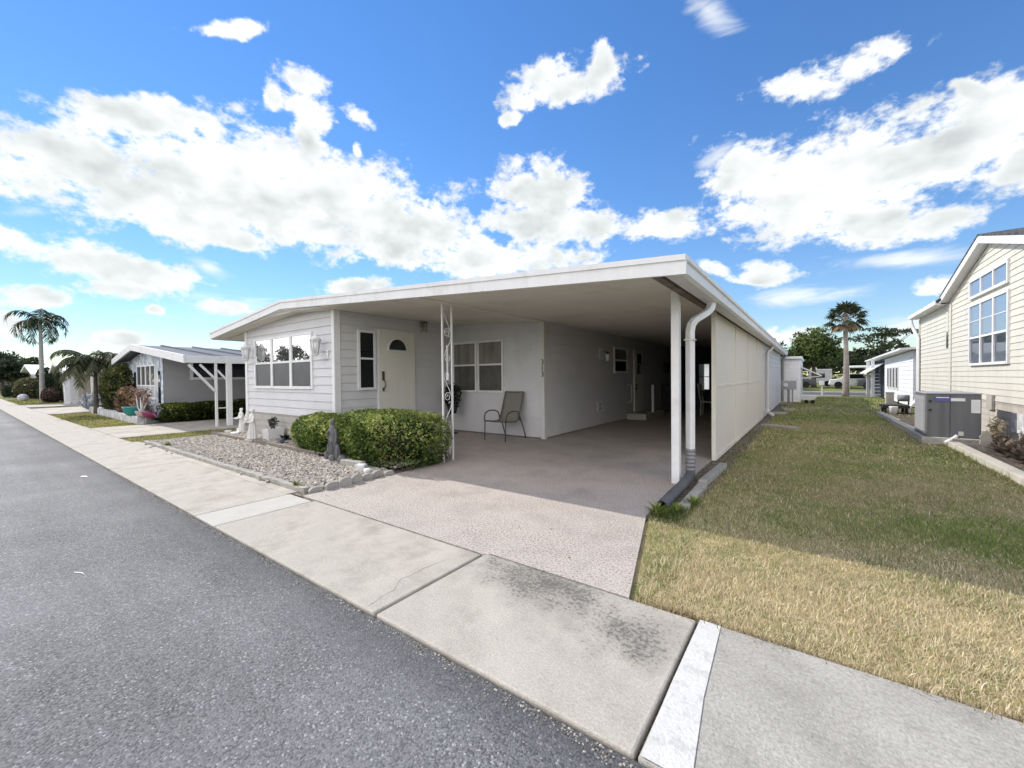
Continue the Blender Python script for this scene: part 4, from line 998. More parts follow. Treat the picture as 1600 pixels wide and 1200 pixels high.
# ------------------------------------------------------------------ front garden bed
def icos():
    t = (1 + 5 ** .5) / 2
    v = np.array([(-1, t, 0), (1, t, 0), (-1, -t, 0), (1, -t, 0), (0, -1, t), (0, 1, t), (0, -1, -t), (0, 1, -t), (t, 0, -1), (t, 0, 1), (-t, 0, -1), (-t, 0, 1)], float)
    f = np.array([(0, 11, 5), (0, 5, 1), (0, 1, 7), (0, 7, 10), (0, 10, 11), (1, 5, 9), (5, 11, 4), (11, 10, 2), (10, 7, 6), (7, 1, 8), (3, 9, 4), (3, 4, 2), (3, 2, 6), (3, 6, 8), (3, 8, 9), (4, 9, 5), (2, 4, 11), (6, 2, 10), (8, 6, 7), (9, 8, 1)])
    return unit(v), f
def pebbles(name, P, size, cols, material):
    v, f = icos(); n = len(P)
    V = v[None] * (1 + .22 * rng.normal(size=(n, 12, 1)))
    V = V * (np.stack([rng.uniform(.8, 1.5, n), rng.uniform(.7, 1.1, n), rng.uniform(.45, .8, n)], 1)[:, None])
    a = rng.uniform(0, 6.28, n); ca, sa = np.cos(a), np.sin(a)
    X = V[..., 0] * ca[:, None] - V[..., 1] * sa[:, None]; Y = V[..., 0] * sa[:, None] + V[..., 1] * ca[:, None]
    V = np.stack([X, Y, V[..., 2]], -1) * (size * rng.uniform(.55, 1.35, n) ** 1.0)[:, None, None] + P[:, None]
    T = V[:, f].reshape(-1, 3, 3); C = np.repeat(pal(cols, rng.random(n)) * rng.uniform(.8, 1.2, (n, 1)), 20, 0)
    return faces_mesh(name, T, C, material, at=(0, 0, 0))
def dullmat(name):
    m = bpy.data.materials.new(name); m.use_nodes = True; nt = m.node_tree; b = nt.nodes['Principled BSDF']
    a = nt.nodes.new('ShaderNodeAttribute'); a.attribute_name = 'col'; nt.links.new(a.outputs['Color'], b.inputs['Base Color'])
    b.inputs['Roughness'].default_value = .85; b.inputs['Specular IOR Level'].default_value = .25
    n = nt.nodes.new('ShaderNodeTexNoise'); n.inputs['Scale'].default_value = 70
    bp = nt.nodes.new('ShaderNodeBump'); bp.inputs['Strength'].default_value = .3; bp.inputs['Distance'].default_value = .01
    co = nt.nodes.new('ShaderNodeTexCoord'); nt.links.new(co.outputs['Object'], n.inputs['Vector'])
    nt.links.new(n.outputs['Fac'], bp.inputs['Height']); nt.links.new(bp.outputs[0], b.inputs['Normal'])
    return m
M['pebble'] = dullmat('river_pebble')
n = 24000
P = np.stack([rng.uniform(-12.2, -5.06, n), rng.uniform(2.62, 3.86, n), rng.uniform(-.005, .03, n)], 1)
n2_ = 8000
Q = np.stack([rng.uniform(-12.3, -5.1, n2_), rng.uniform(3.95, 4.5, n2_), rng.uniform(.03, .06, n2_)], 1)
# loose stones that rolled onto the pavement edge
K = np.stack([rng.uniform(-12, -5.1, 260), 2.62 - np.abs(rng.normal(0, .05, 260)), np.full(260, .006)], 1)
tag(pebbles('gravel', np.concatenate([P, Q, K]), .0195, [(.22, .205, .18), (.36, .335, .29), (.48, .445, .385), (.34, .29, .235), (.55, .52, .47)], M['pebble']), kind='stuff')
# bed kerb along the pavement: rough concrete lengths
x = -12.2; k = 0
KERB = []
while x < -5.2:
    L = min(1.18, -5.08 - x)
    m = MB(); nn = 12; pr = []
    for i in range(nn + 1):
        a = x + L * i / nn; j = .012 * math.sin(a * 7 + k) + random.uniform(-.006, .006)
        pr.append((a, 2.535 + j, 2.615 + j + random.uniform(-.006, .006), .045 + random.uniform(-.008, .006)))
    for p0, p1 in zip(pr[:-1], pr[1:]):
        m.hexa([(p0[0], p0[1], -.03), (p1[0], p1[1], -.03), (p1[0], p1[2], -.03), (p0[0], p0[2], -.03), (p0[0], p0[1], p0[3]), (p1[0], p1[1], p1[3]), (p1[0], p1[2], p1[3]), (p0[0], p0[2], p0[3])])
    o = m.build('bed_kerb', M['block'], at=(x, 2.57, 0)); tag(o, 'low rough concrete kerb length between the gravel bed and pavement', 'kerb', 'kerb lengths edging the gravel bed')
    x += L + .012; k += 1
# timber boards between lower gravel and the raised strip
for i, (x0, x1, yo) in enumerate(((-12.35, -10.2, 0), (-10.19, -7.35, .015))):
    m = MB().hexa([(x0, 3.88 + yo, -.02), (x1, 3.885 + yo * .5, -.02), (x1, 3.93 + yo * .5, -.02), (x0, 3.925 + yo, -.02), (x0, 3.88 + yo, .085), (x1, 3.885 + yo * .5, .08), (x1, 3.93 + yo * .5, .08), (x0, 3.925 + yo, .085)])
    tag(m.build('edging_board', M['timber'], at=(x0, 3.9, 0), bevel=.006), ('grey timber board edging the raised gravel beside the neighbouring driveway', 'grey timber board edging the raised gravel behind the white statue')[i], 'edging board', 'boards edging the raised bed')
m = MB().box(-12.4, -12.36, 3.88, 4.9, -.02, .085); tag(m.build('edging_board', M['timber'], at=(-12.38, 3.9, 0), bevel=.006), 'short timber board closing the raised bed at its far left end', 'edging board', 'boards edging the raised bed')
# scalloped edging stones beside the driveway
sc = [(0, 0)] + [(.085 * math.cos(t), .05 + .062 * math.sin(t)) for t in np.linspace(0, math.pi, 11)] + [(-.085, 0)]
m = MB().prism([(.085, -.03)] + [(.085 * math.cos(t), .05 + .065 * math.sin(t)) for t in np.linspace(0, math.pi, 11)] + [(-.085, -.03)], lambda a, b, t: (t, a, b), -.03, .03)
ST = tag(m.build('edging_stone', M['block'], at=(0, 0, 0), bevel=.01), 'scalloped grey edging stone in the row between gravel and driveway', 'edging stone', 'scalloped stones along the driveway')
for i in range(7):
    y = 2.66 + i * .178; loc = (-5.0 + .05 * math.sin(i * .9) + .012 * i, y, -.01 + .014 * (i % 3))
    if i == 0: ST.location = loc; o = ST
    else: o = dup(ST, loc)
    o.rotation_euler = (random.uniform(-.08, .08), random.uniform(-.06, .1), random.uniform(-.2, .2)); o.scale = (.9, 1, (.6, .75, .85, 1.15, .75, .7, .6)[i])
# loose blocks by the hedge foot
tag(MB().rbox((-5.86, 3.72, .0), (.50, .11, .11), .06).build('garden_block', M['block'], at=(-5.86, 3.72, 0), bevel=.012), 'long concrete block lying at the foot of the hedge', 'block', 'loose blocks at the hedge foot')
tag(MB().rbox((-5.46, 3.60, .0), (.17, .13, .12), .5).build('garden_block', M['stonewall'], at=(-5.46, 3.6, 0), bevel=.025), 'chunky pale stone block right of the long concrete block', 'block', 'loose blocks at the hedge foot')
tag(MB().rbox((-5.27, 3.58, .0), (.13, .09, .08), -.3).build('garden_block', M['stonewall'], at=(-5.27, 3.58, 0), bevel=.025), 'smallest pale stone lying nearest the driveway by the hedge', 'block', 'loose blocks at the hedge foot')
tag(MB().ball((-6.16, 3.72, .07), (.075, .075, .10), 10, 7).build('garden_block', M['statue_dark'], at=(-6.16, 3.72, 0)), 'rounded grey stone between dark statue and long concrete block', 'block', 'loose blocks at the hedge foot')

# ------------------------------------------------------------------ statues
def robe_figure(m, x, y, z, h, lean=0.0, flute=.07, turn=0.0, width=1.0):
    """standing robed figure, h tall; faces -Y rotated by turn"""
    w = width * h
    R = [(0, .125, .11, .02), (.03, .135, .12, .09), (.2, .118, .105, .10), (.38, .105, .09, .09), (.5, .098, .082, .06), (.6, .095, .078, .04), (.70, .108, .078, .03), (.77, .118, .074, .02), (.81, .095, .062, .01), (.835, .04, .04, 0), (.86, .034, .036, 0)]
    m.loft([(z + a * h, x + lean * a * h, y + .015 * h * math.sin(a * 6), b * w, c * w, d if flute else 0, 9, a * 2) for a, b, c, d in R], 36)
    hx, hy = x + lean * .93 * h, y - .012 * h
    m.ball((hx, hy, z + .925 * h), (.056 * h, .064 * h, .078 * h), 14, 10)
    m.ball((hx + .01 * h, hy - .062 * h, z + .915 * h), (.012 * h, .016 * h, .02 * h), 8, 6)      # nose
    m.ball((hx, hy + .02 * h, z + .945 * h), (.062 * h, .062 * h, .066 * h), 14, 8)                # hair
    return hx, hy
def arm(m, sh, el, ha, h):
    m.tube([sh, tuple((np.array(sh) + np.array(el)) / 2), el, tuple((np.array(el) * .4 + np.array(ha) * .6)), ha], [.040 * h, .042 * h, .036 * h, .030 * h, .022 * h], 10)
    m.ball(ha, (.026 * h, .03 * h, .022 * h), 10, 6)
    d = np.array(ha) - np.array(el); d = d / np.linalg.norm(d)
    for k in (-1.2, -.4, .4, 1.2):
        s = np.array((.0, 0, .012 * h * k)); m.tube([tuple(np.array(ha) + s), tuple(np.array(ha) + s + d * .03 * h), tuple(np.array(ha) + s + d * .045 * h + np.array((0, 0, -.012 * h)))], [.007 * h, .006 * h, .004 * h], 6)
S1 = thing('statue', (-10.08, 3.93, 0), 'white plaster statue of a robed figure holding a child on the timber edging', 'statue')
x, y, z, h = -10.08, 3.95, .075, .68
m = MB(); robe_figure(m, x, y, z, h, width=1.0)
arm(m, (x - .11 * h, y - .0 * h, z + .75 * h), (x - .17 * h, y - .06 * h, z + .56 * h), (x - .08 * h, y - .15 * h, z + .60 * h), h)
arm(m, (x + .11 * h, y, z + .75 * h), (x + .16 * h, y - .07 * h, z + .58 * h), (x + .0 * h, y - .16 * h, z + .57 * h), h)
m.ball((x - .09 * h, y - .15 * h, z + .64 * h), (.055 * h, .05 * h, .07 * h), 12, 8); m.ball((x - .12 * h, y - .155 * h, z + .75 * h), (.042 * h, .042 * h, .046 * h), 10, 8)
m.tube([(x - .08 * h, y - .15 * h, z + .60 * h), (x - .15 * h, y - .2 * h, z + .57 * h), (x - .17 * h, y - .19 * h, z + .48 * h)], [.03 * h, .026 * h, .018 * h], 8)
m.tube([(x - .11 * h, y - .17 * h, z + .68 * h), (x - .18 * h, y - .2 * h, z + .66 * h)], [.018 * h, .012 * h], 8)
for k in range(-2, 3): m.tube([(x + k * .045 * h, y - .085 * h, z + .5 * h), (x + k * .055 * h, y - .112 * h, z + .25 * h), (x + k * .062 * h, y - .122 * h, z + .03 * h)], [.006 * h, .013 * h, .015 * h], 6)
m.build('figure', M['statue_white'], S1, remesh=.007)
m = MB().rbox((x, y, .0), (.30, .24, .075), .15); m.build('plinth', M['block'], S1, bevel=.015)
S2 = thing('statue', (-6.52, 3.78, 0), 'dark weathered stone statue of a draped woman standing against the hedge', 'statue')
x, y, z, h = -6.52, 3.80, .055, .67
m = MB(); robe_figure(m, x, y, z, h, lean=-.05)
arm(m, (x - .14 * h, y, z + .74 * h), (x - .15 * h, y - .08 * h, z + .57 * h), (x - .05 * h, y - .13 * h, z + .70 * h), h)
arm(m, (x + .07 * h, y, z + .74 * h), (x + .17 * h, y - .05 * h, z + .58 * h), (x + .19 * h, y - .08 * h, z + .42 * h), h)
m.loft([(z, x + .19 * h, y - .02, .075, .07, .12, 6), (z + .10 * h, x + .20 * h, y - .02, .062, .06, .12, 6), (z + .3 * h, x + .20 * h, y - .02, .035, .035, .1, 6), (z + .38 * h, x + .19 * h, y - .03, .028, .028)], 16)
m.ball((x + .16 * h, y - .11, z + .06 * h), (.06, .055, .05), 10, 7); m.ball((x - .11 * h, y - .09, z + .05 * h), (.045, .05, .05), 10, 7); m.ball((x - .13 * h, y - .10, z + .13 * h), (.03, .03, .04), 10, 7)
for k in range(-2, 3): m.tube([(x + (k * .03 - .03) * h, y - .085 * h, z + .55 * h), (x + (k * .05 - .015) * h, y - .11 * h, z + .3 * h), (x + k * .06 * h, y - .128 * h, z + .02 * h)], [.006 * h, .015 * h, .018 * h], 6)
m.build('figure', M['statue_dark'], S2, remesh=.007)
m = MB().loft([(0, x - .02, y - .03, .19, .15), (.035, x - .02, y - .03, .195, .155), (.06, x - .02, y - .03, .17, .135)], 12); m.build('plinth', M['block'], S2)
S3 = thing('statue', (-11.9, 4.45, 0), 'white winged garden angel holding a shell bowl at the house corner', 'statue')
x, y, z, h = -11.95, 4.42, .09, .58
m = MB(); robe_figure(m, x, y, z, h, width=1.15)
for s in (-1, 1):
    m.prism([(s * .03, .45), (s * .16, .66), (s * .23, .78), (s * .26, .72), (s * .25, .5), (s * .2, .3), (s * .12, .25)], lambda a, b, t: (x + a * h * 1.25, y + .07 * h + t + abs(a) * .08, z + b * h * 1.2), 0, .02)
    arm(m, (x + s * .12 * h, y, z + .74 * h), (x + s * .17 * h, y - .08 * h, z + .56 * h), (x + s * .06 * h, y - .2 * h, z + .58 * h), h)
m.loft([(z + .50 * h, x, y - .21 * h, .02, .02), (z + .53 * h, x, y - .21 * h, .06, .045), (z + .57 * h, x, y - .21 * h, .09, .07)], 14)
m.build('figure', M['statue_white'], S3, remesh=.007)
m = MB().loft([(.0, x, y, .15, .13), (.03, x, y, .16, .14), (.07, x, y, .13, .11), (.09, x, y, .12, .10)], 14); m.build('plinth', M['statue_white'], S3)
for i, (xx, yy, r, lb) in enumerate(((-12.2, 4.2, .10, 'low white shell dish lying in front of the winged angel'), (-11.62, 4.15, .12, 'flat white stepping stone between angel and white statue'))):
    m = MB().loft([(.04, xx, yy, r, r * .7, .1, 7), (.08, xx, yy, r * 1.1, r * .8, .12, 7), (.10, xx, yy, r * .8, r * .55, .1, 7)], 21)
    tag(m.build('garden_ornament', M['statue_white'], at=(xx, yy, .04)), lb, 'ornament', 'small white ornaments by the house corner')
tag(MB().tube([(-12.45, 4.75, .03), (-12.3, 4.6, .11), (-12.1, 4.42, .04)], [.06, .075, .03], 10).ball((-12.05, 4.38, .10), (.05, .045, .05), 10, 6).build('garden_ornament', M['statue_white'], at=(-12.3, 4.6, .03)), 'curled white animal ornament left of the winged angel', 'ornament', 'small white ornaments by the house corner')
# square planter with a few dark stems
PL = thing('square_planter', (-9.85, 4.25, .04), 'square pale concrete planter with dark stems before the front siding', 'planter')
m = MB(); x, y = -9.85, 4.27
m.add([(x - .15, y - .15, .03), (x + .15, y - .15, .03), (x + .15, y + .15, .03), (x - .15, y + .15, .03), (x - .18, y - .18, .30), (x + .18, y - .18, .30), (x + .18, y + .18, .30), (x - .18, y + .18, .30), (x - .13, y - .13, .30), (x + .13, y - .13, .30), (x + .13, y + .13, .30), (x - .13, y + .13, .30), (x - .13, y - .13, .25), (x + .13, y - .13, .25), (x + .13, y + .13, .25), (x - .13, y + .13, .25)],
      [(0, 3, 2, 1)] + [(i, (i + 1) % 4, 4 + (i + 1) % 4, 4 + i) for i in range(4)] + [(4 + i, 4 + (i + 1) % 4, 8 + (i + 1) % 4, 8 + i) for i in range(4)] + [(8 + i, 8 + (i + 1) % 4, 12 + (i + 1) % 4, 12 + i) for i in range(4)] + [(12, 13, 14, 15)])
m.build('tub', M['statue_white'], PL)
def leafy(parent, name, c, r, n, size, cols, aspect=.45, nrm=True, shell=.35, up=.4):
    d = unit(rng.normal(size=(n, 3))); rad = rng.uniform(shell, 1, (n, 1))
    P = np.array(c) + d * rad * np.array(r)
    return faces_mesh(name, leaf_quads(P, size, aspect=aspect, nrm=d if nrm else None, up=up), pal(cols, rng.random(n)) * rng.uniform(.8, 1.2, (n, 1)), M['leaf'], parent)
m = MB()
for k in range(6): a = k; m.tube([(x + .03 * math.cos(a), y + .03 * math.sin(a), .25), (x + .07 * math.cos(a), y + .05 * math.sin(a), .42), (x + (.06 + .04 * (k % 3)) * math.cos(a) + .03, y + .07 * math.sin(a), .48 + .03 * (k % 4))], .006, 5)
m.build('stem', M['bark_dark'], PL); leafy(PL, 'foliage', (x + .03, y, .44), (.11, .11, .13), 90, .07, [(.02, .03, .03), (.05, .06, .04)])
def ground_plant(name, c, r, n, size, cols, label, cat='plant', group=None, h=None, aspect=.25):
    """rosette: stems with blades arching outward from one crown"""
    T = thing(name, c, label, cat, group)
    a = rng.uniform(0, 6.28, n); tilt = rng.uniform(.15, 1.25, n); L = size * rng.uniform(.6, 1.15, n)
    d = np.stack([np.cos(a) * np.sin(tilt), np.sin(a) * np.sin(tilt), np.cos(tilt)], 1)
    w = unit(np.cross(d, np.array([0, 0, 1.0]))) * (L * aspect * .5)[:, None]
    p0 = np.array(c) + d * .02; p1 = np.array(c) + d * L[:, None] * .55; p2 = np.array(c) + d * L[:, None] * np.array([1, 1, .75])
    V = np.concatenate([np.stack([p0 - w * .5, p0 + w * .5, p1 + w, p1 - w], 1), np.stack([p1 - w, p1 + w, p2 + w * .1, p2 - w * .1], 1)], 0)
    C = pal(cols, rng.random(n)) * rng.uniform(.75, 1.2, (n, 1)); faces_mesh('leaves', V, np.concatenate([C, C]), M['leaf'], T)
    return T
for i, (cx, cy, sz, cols, lb) in enumerate((( -9.35, 4.32, .22, [(.02, .025, .025), (.06, .06, .05)], 'small dark strappy plant right of the square planter'),
        (-9.05, 4.10, .16, [(.25, .27, .3), (.4, .42, .45)], 'tiny silvery plant beside the hedge in the raised gravel'),
        (-8.72, 4.40, .30, [(.12, .16, .13), (.3, .3, .34)], 'grey leaved plant half hidden behind the left shrub'))):
    ground_plant('bed_plant', (cx, cy, .04), .1, 60, sz, cols, lb, group='small plants before the front siding')
ground_plant('weed_tuft', (-10.95, 2.66, 0), .1, 70, .16, [(.12, .17, .03), (.25, .27, .08)], 'yellow-green weed tuft growing at the gravel kerb', 'weed', 'weeds along the bed kerb', aspect=.12)
ground_plant('weed_tuft', (-5.35, 2.60, 0), .1, 70, .12, [(.16, .17, .04), (.28, .26, .1)], 'small dry weed tuft at the gravel bed corner by the driveway', 'weed', 'weeds along the bed kerb', aspect=.12)

# ------------------------------------------------------------------ hedge
def rounded(P, c, h, e=4.0):
    q = np.abs((P - np.array(c)) / np.array(h)); return (q ** e).sum(1) ** (1 / e)
def clipped(name, loc, label, cat, boxes, n, size, cols, e=3.2, deep=.72, group=None, dead=None):
    T = thing(name, loc, label, cat, group)
    Ps, Ns = [], []
    for c, h, share in boxes:
        k = int(n * share); d = unit(rng.normal(size=(k * 2, 3)) * np.array(h) ** .5)
        q = (np.abs(d / np.array(h)) ** e).sum(1) ** (1 / e); s = d / q[:, None]
        lump = 1 + .05 * tri_noise(s + np.array(c), 9, 3) + .035 * tri_noise(s + np.array(c), 21, 5)
        rad = np.where(rng.random(k * 2) < .7, rng.uniform(.93, 1.03, k * 2), rng.uniform(deep, .95, k * 2))
        p = np.array(c) + s * (rad * lump)[:, None]; keep = p[:, 2] > .02
        Ps.append(p[keep][:k]); Ns.append(d[keep][:k])
    P = np.concatenate(Ps); N = np.concatenate(Ns)
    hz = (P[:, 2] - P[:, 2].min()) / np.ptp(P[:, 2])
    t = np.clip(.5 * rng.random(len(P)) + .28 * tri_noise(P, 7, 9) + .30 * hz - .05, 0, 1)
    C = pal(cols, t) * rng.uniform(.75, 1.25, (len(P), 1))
    if dead is not None:
        dm = (np.linalg.norm((P - np.array(dead[0])) / np.array(dead[1]), axis=1) < 1) & (rng.random(len(P)) < .2); C[dm] = np.array([.17, .13, .06])
    faces_mesh('foliage', leaf_quads(P, size, aspect=.55, nrm=N * .6), C, M['leaf'], T)
    for c, h, share in boxes:
        for k in range(5):
            m = MB(); sx = c[0] + random.uniform(-.6, .6) * h[0]; sy = c[1] + random.uniform(-.5, .5) * h[1]
            m.tube([(sx, sy, 0), (sx + random.uniform(-.1, .1), sy, c[2] * .7), (sx + random.uniform(-.2, .2), sy + random.uniform(-.1, .1), c[2] * 1.2)], [.02, .015, .006], 6)
            m.build('stem', M['bark_dark'], T)
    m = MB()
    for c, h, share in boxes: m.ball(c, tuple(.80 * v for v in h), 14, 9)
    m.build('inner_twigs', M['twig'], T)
    return T
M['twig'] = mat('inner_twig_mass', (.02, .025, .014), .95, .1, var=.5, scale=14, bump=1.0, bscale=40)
HC = [(.04, .065, .016), (.095, .15, .03), (.20, .26, .06), (.38, .42, .125), (.62, .60, .27)]
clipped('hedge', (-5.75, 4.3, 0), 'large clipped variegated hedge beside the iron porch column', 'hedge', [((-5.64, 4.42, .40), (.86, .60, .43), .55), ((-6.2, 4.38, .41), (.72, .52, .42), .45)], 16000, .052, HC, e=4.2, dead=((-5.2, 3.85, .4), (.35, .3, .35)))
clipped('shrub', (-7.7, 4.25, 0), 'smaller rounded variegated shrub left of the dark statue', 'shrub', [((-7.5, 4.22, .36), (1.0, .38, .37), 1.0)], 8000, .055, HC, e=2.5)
leafy(thing('creeper', (-4.98, 4.75, 0), 'thin reddish-green climber at the foot of the iron column', 'climber'), 'foliage', (-4.98, 4.7, .25), (.16, .25, .3), 160, .06, [(.06, .08, .03), (.25, .22, .12), (.18, .1, .07)])

# ------------------------------------------------------------------ lawn grass
def grass(name, x0, x1, y0, y1, dens, h, wid, colfn, hole=None):
    n = int((x1 - x0) * (y1 - y0) * dens)
    P = np.stack([rng.uniform(x0, x1, n), rng.uniform(y0, y1, n), np.zeros(n)], 1)
    if hole is not None: P = P[~hole(P)]
    n = len(P); P[:, 2] = -.035 + .012 * tri_noise(P, 1.6, 4)
    a = rng.uniform(0, 6.28, n); lean = rng.uniform(.2, 1.25, n); L = h * rng.uniform(.5, 1.5, n) * (1 + .35 * tri_noise(P, 5, 2))
    L = np.maximum(L, h * .3)
    d = np.stack([np.cos(a) * np.sin(lean), np.sin(a) * np.sin(lean), np.cos(lean)], 1)
    d2 = unit(d + np.array([0, 0, -.30]) + rng.normal(size=(n, 3)) * .18)
    w = np.stack([-np.sin(a), np.cos(a), np.zeros(n)], 1) * (wid * rng.uniform(.6, 1.3, n))[:, None]
    p1 = P + d * (L * .6)[:, None]; p2 = p1 + d2 * (L * .5)[:, None]
    V = np.concatenate([np.stack([P - w, P + w, p1 + w * .8, p1 - w * .8], 1), np.stack([p1 - w * .8, p1 + w * .8, p2 + w * .15, p2 - w * .15], 1)], 0)
    C = colfn(P) * rng.uniform(.7, 1.25, (n, 1))
    return tag(faces_mesh(name, V, np.concatenate([C, C]), M['grassblade'], at=(0, 0, 0)), kind='stuff')
STRAW = [(.52, .43, .26), (.72, .61, .39), (.84, .75, .55), (.60, .51, .29)]
GREEN = [(.14, .205, .05), (.22, .295, .075), (.34, .385, .13)]
BROWN = [(.36, .30, .17), (.52, .44, .26), (.41, .39, .19)]
def lawncol(P):
    r = rng.random(len(P)); s = pal(STRAW, rng.random(len(P))); g_ = pal(GREEN, rng.random(len(P))); b = pal(BROWN, rng.random(len(P)))
    ns = 1.15 * tri_noise(P, 1.1, 11) + .75 * tri_noise(P, 3.1, 12)
    back = np.clip((P[:, 1] - 3.4 + .5 * tri_noise(P, 2.0, 14)) / 2.2, 0, 1)      # drier towards the pavement; partly sun and shade put into the colour
    edge = np.clip(1 - (P[:, 0] + 1.25) / .55, 0, 1) * np.clip(1 - (P[:, 1] - 3.8) / 1.5, 0, 1)
    patch = np.exp(-(((P[:, 0] - 1.35) / .55) ** 2 + ((P[:, 1] - 5.3) / .75) ** 2))
    far = np.clip((P[:, 1] - 13) / 6, 0, 1)
    pg = np.clip(.12 + .34 * back + .34 * ns * (.40 + .60 * back) + .45 * edge + .75 * patch + .25 * far, .03, .92)
    pb = np.clip(.75 * back - .15 * ns, .05, .9)
    out = np.where((rng.random(len(P)) < pb)[:, None], b, s)
    return np.where((r < pg)[:, None], g_, out)
offdrv = lambda P: P[:, 0] < np.interp(P[:, 1], [2.5, 4.1, 4.11, 40], [-.89, -1.31, -1.05, -1.05])
grass('lawn_grass', -1.3, 2.14, 2.52, 5.2, 15500, .032, .0019, lawncol, offdrv)
grass('lawn_grass', -1.3, 2.14, 5.2, 9.0, 6600, .034, .0030, lawncol, offdrv)
grass('lawn_grass', -1.25, 2.14, 9.0, 18, 1700, .038, .0065, lawncol, offdrv)
grass('lawn_grass', -1.2, 3.2, 18, 32.3, 420, .045, .012, lawncol, offdrv)
# grass creeping over the pavement edge and along the carport strip
greencol = lambda P: pal([(.06, .10, .02), (.12, .17, .04), (.24, .26, .09)], rng.random(len(P)))
grass('lawn_grass', -.88, 14 - 11.8, 2.49, 2.54, 9000, .035, .003, lambda P: pal([(.16, .12, .06), (.36, .28, .15)], rng.random(len(P))))
grass('lawn_grass', -1.3, -1.0, 4.05, 4.75, 5200, .055, .0035, greencol)
grass('lawn_grass', -1.33, -1.02, 5.9, 12, 700, .06, .004, greencol)
grass('lawn_grass', -13.85, -12.5, 2.45, 4.85, 2600, .035, .006, lambda P: pal([(.14, .18, .04), (.30, .30, .10), (.42, .40, .17)], rng.random(len(P))))
grass('lawn_grass', -26.4, -17.6, 2.45, 3.6, 900, .035, .010, lambda P: pal([(.14, .18, .04), (.30, .30, .10), (.42, .40, .17)], rng.random(len(P))))
grass('lawn_grass', -51, -39, 2.45, 4.6, 150, .05, .02, lambda P: pal([(.14, .18, .04), (.28, .28, .10)], rng.random(len(P))))
# concrete edging lengths between carport and lawn, paving pieces farther back
for i, (x0, x1, y0, y1, h) in enumerate(((-1.16, -1.05, 4.55, 5.62, .03), (-1.16, -1.06, 5.66, 6.98, .055))):
    tag(MB().rbox(((x0 + x1) / 2, (y0 + y1) / 2, -.05), (x1 - x0, y1 - y0, .05 + h), .02 - .05 * i).build('edging_slab', M['block'], at=(x0, y0, 0), bevel=.008),
        ('sunken concrete edging length nearest the drain pipe mouth', 'pale raised concrete edging length in front of the screen wall')[i], 'edging slab', 'edging lengths beside the carport')
tag(MB().rbox((-.70, 13.1, -.03), (.95, .16, .07), -.55).build('splash_board', M['block'], at=(-.7, 13.1, 0), bevel=.01), 'long weathered splash board lying on the grass below the second downspout', 'board')
for i, (cx, cy, s) in enumerate(((-.95, 17.7, .45), (-.75, 19.7, .42))):
    tag(MB().rbox((cx, cy, -.03), (s, s * 1.1, .07), .1 + .2 * i).build('stepping_stone', M['concrete_grey'], at=(cx, cy, 0), bevel=.012), ('square stepping stone in the grass nearer the store room', 'square stepping stone farther along by the house end')[i], 'stepping stone', 'stepping stones along the store room')

# ------------------------------------------------------------------ litter: fallen leaves, grit along the road edge, thatch at the lawn edge
n = 520
P = np.concatenate([np.stack([rng.uniform(-8.4, -4.7, 260), 3.72 - np.abs(rng.normal(0, .22, 260)), np.full(260, .035)], 1),
    np.stack([rng.uniform(-4.9, -1.4, 70), rng.uniform(2.5, 5.2, 70), np.full(70, .004)], 1),
    np.stack([rng.uniform(-4.95, -4.6, 60), rng.uniform(2.6, 5.2, 60), np.full(60, .004)], 1),
    np.stack([rng.uniform(-1.0, 2.1, 130), rng.uniform(2.6, 9, 130), np.full(130, .012)], 1)])
V = leaf_quads(P, .034, up=0, aspect=.5); V[:, :, 2] = P[:, None, 2] + np.abs(V[:, :, 2] - P[:, None, 2]) * .35
tag(faces_mesh('fallen_leaves', V, pal([(.16, .09, .045), (.32, .2, .1), (.42, .32, .17), (.2, .2, .07)], rng.random(len(P))), M['grassblade'], at=(0, 0, 0)), kind='stuff')
n = 2600; xx = np.concatenate([rng.uniform(-9, .2, 1900), rng.uniform(-30, -9, 700)])
P = np.stack([xx, 1.448 - np.abs(rng.normal(0, .035, n)), np.full(n, -.019)], 1)
tag(pebbles('road_grit', P, .0045, [(.10, .095, .085), (.25, .235, .2), (.45, .42, .36)], M['pebble']), kind='stuff')
def thatch(P): return pal([(.20, .15, .08), (.42, .34, .2), (.66, .56, .36)], rng.random(len(P)))
grass('lawn_grass', -.86, 2.3, 2.465, 2.56, 7000, .055, .0024, thatch)
grass('lawn_grass', -.93, -.80, 2.52, 4.05, 6000, .045, .0026, lawncol, lambda P: P[:, 0] < np.interp(P[:, 1], [2.5, 4.1], [-.89, -1.31]))
grass('lawn_grass', 2.04, 2.16, 2.6, 12.6, 1500, .06, .004, lambda P: pal([(.16, .22, .05), (.34, .36, .12), (.55, .47, .27)], rng.random(len(P))))
for (wx, wy, sz) in ((-1.26, 4.2, .17), (-1.12, 4.38, .15), (-1.02, 4.7, .15)):
    ground_plant('grass_tuft', (wx, wy, -.01), .1, 70, sz, [(.10, .17, .03), (.2, .28, .06), (.36, .36, .12)], ('grass tuft growing round the black drain pipe mouth', 'grass tuft between the drain pipe and the sunken edging length', 'grass tuft on the lawn side of the sunken edging length')[int(round((wx + 1.26) / .12))], 'weed', 'tufts by the drain pipe', aspect=.10)

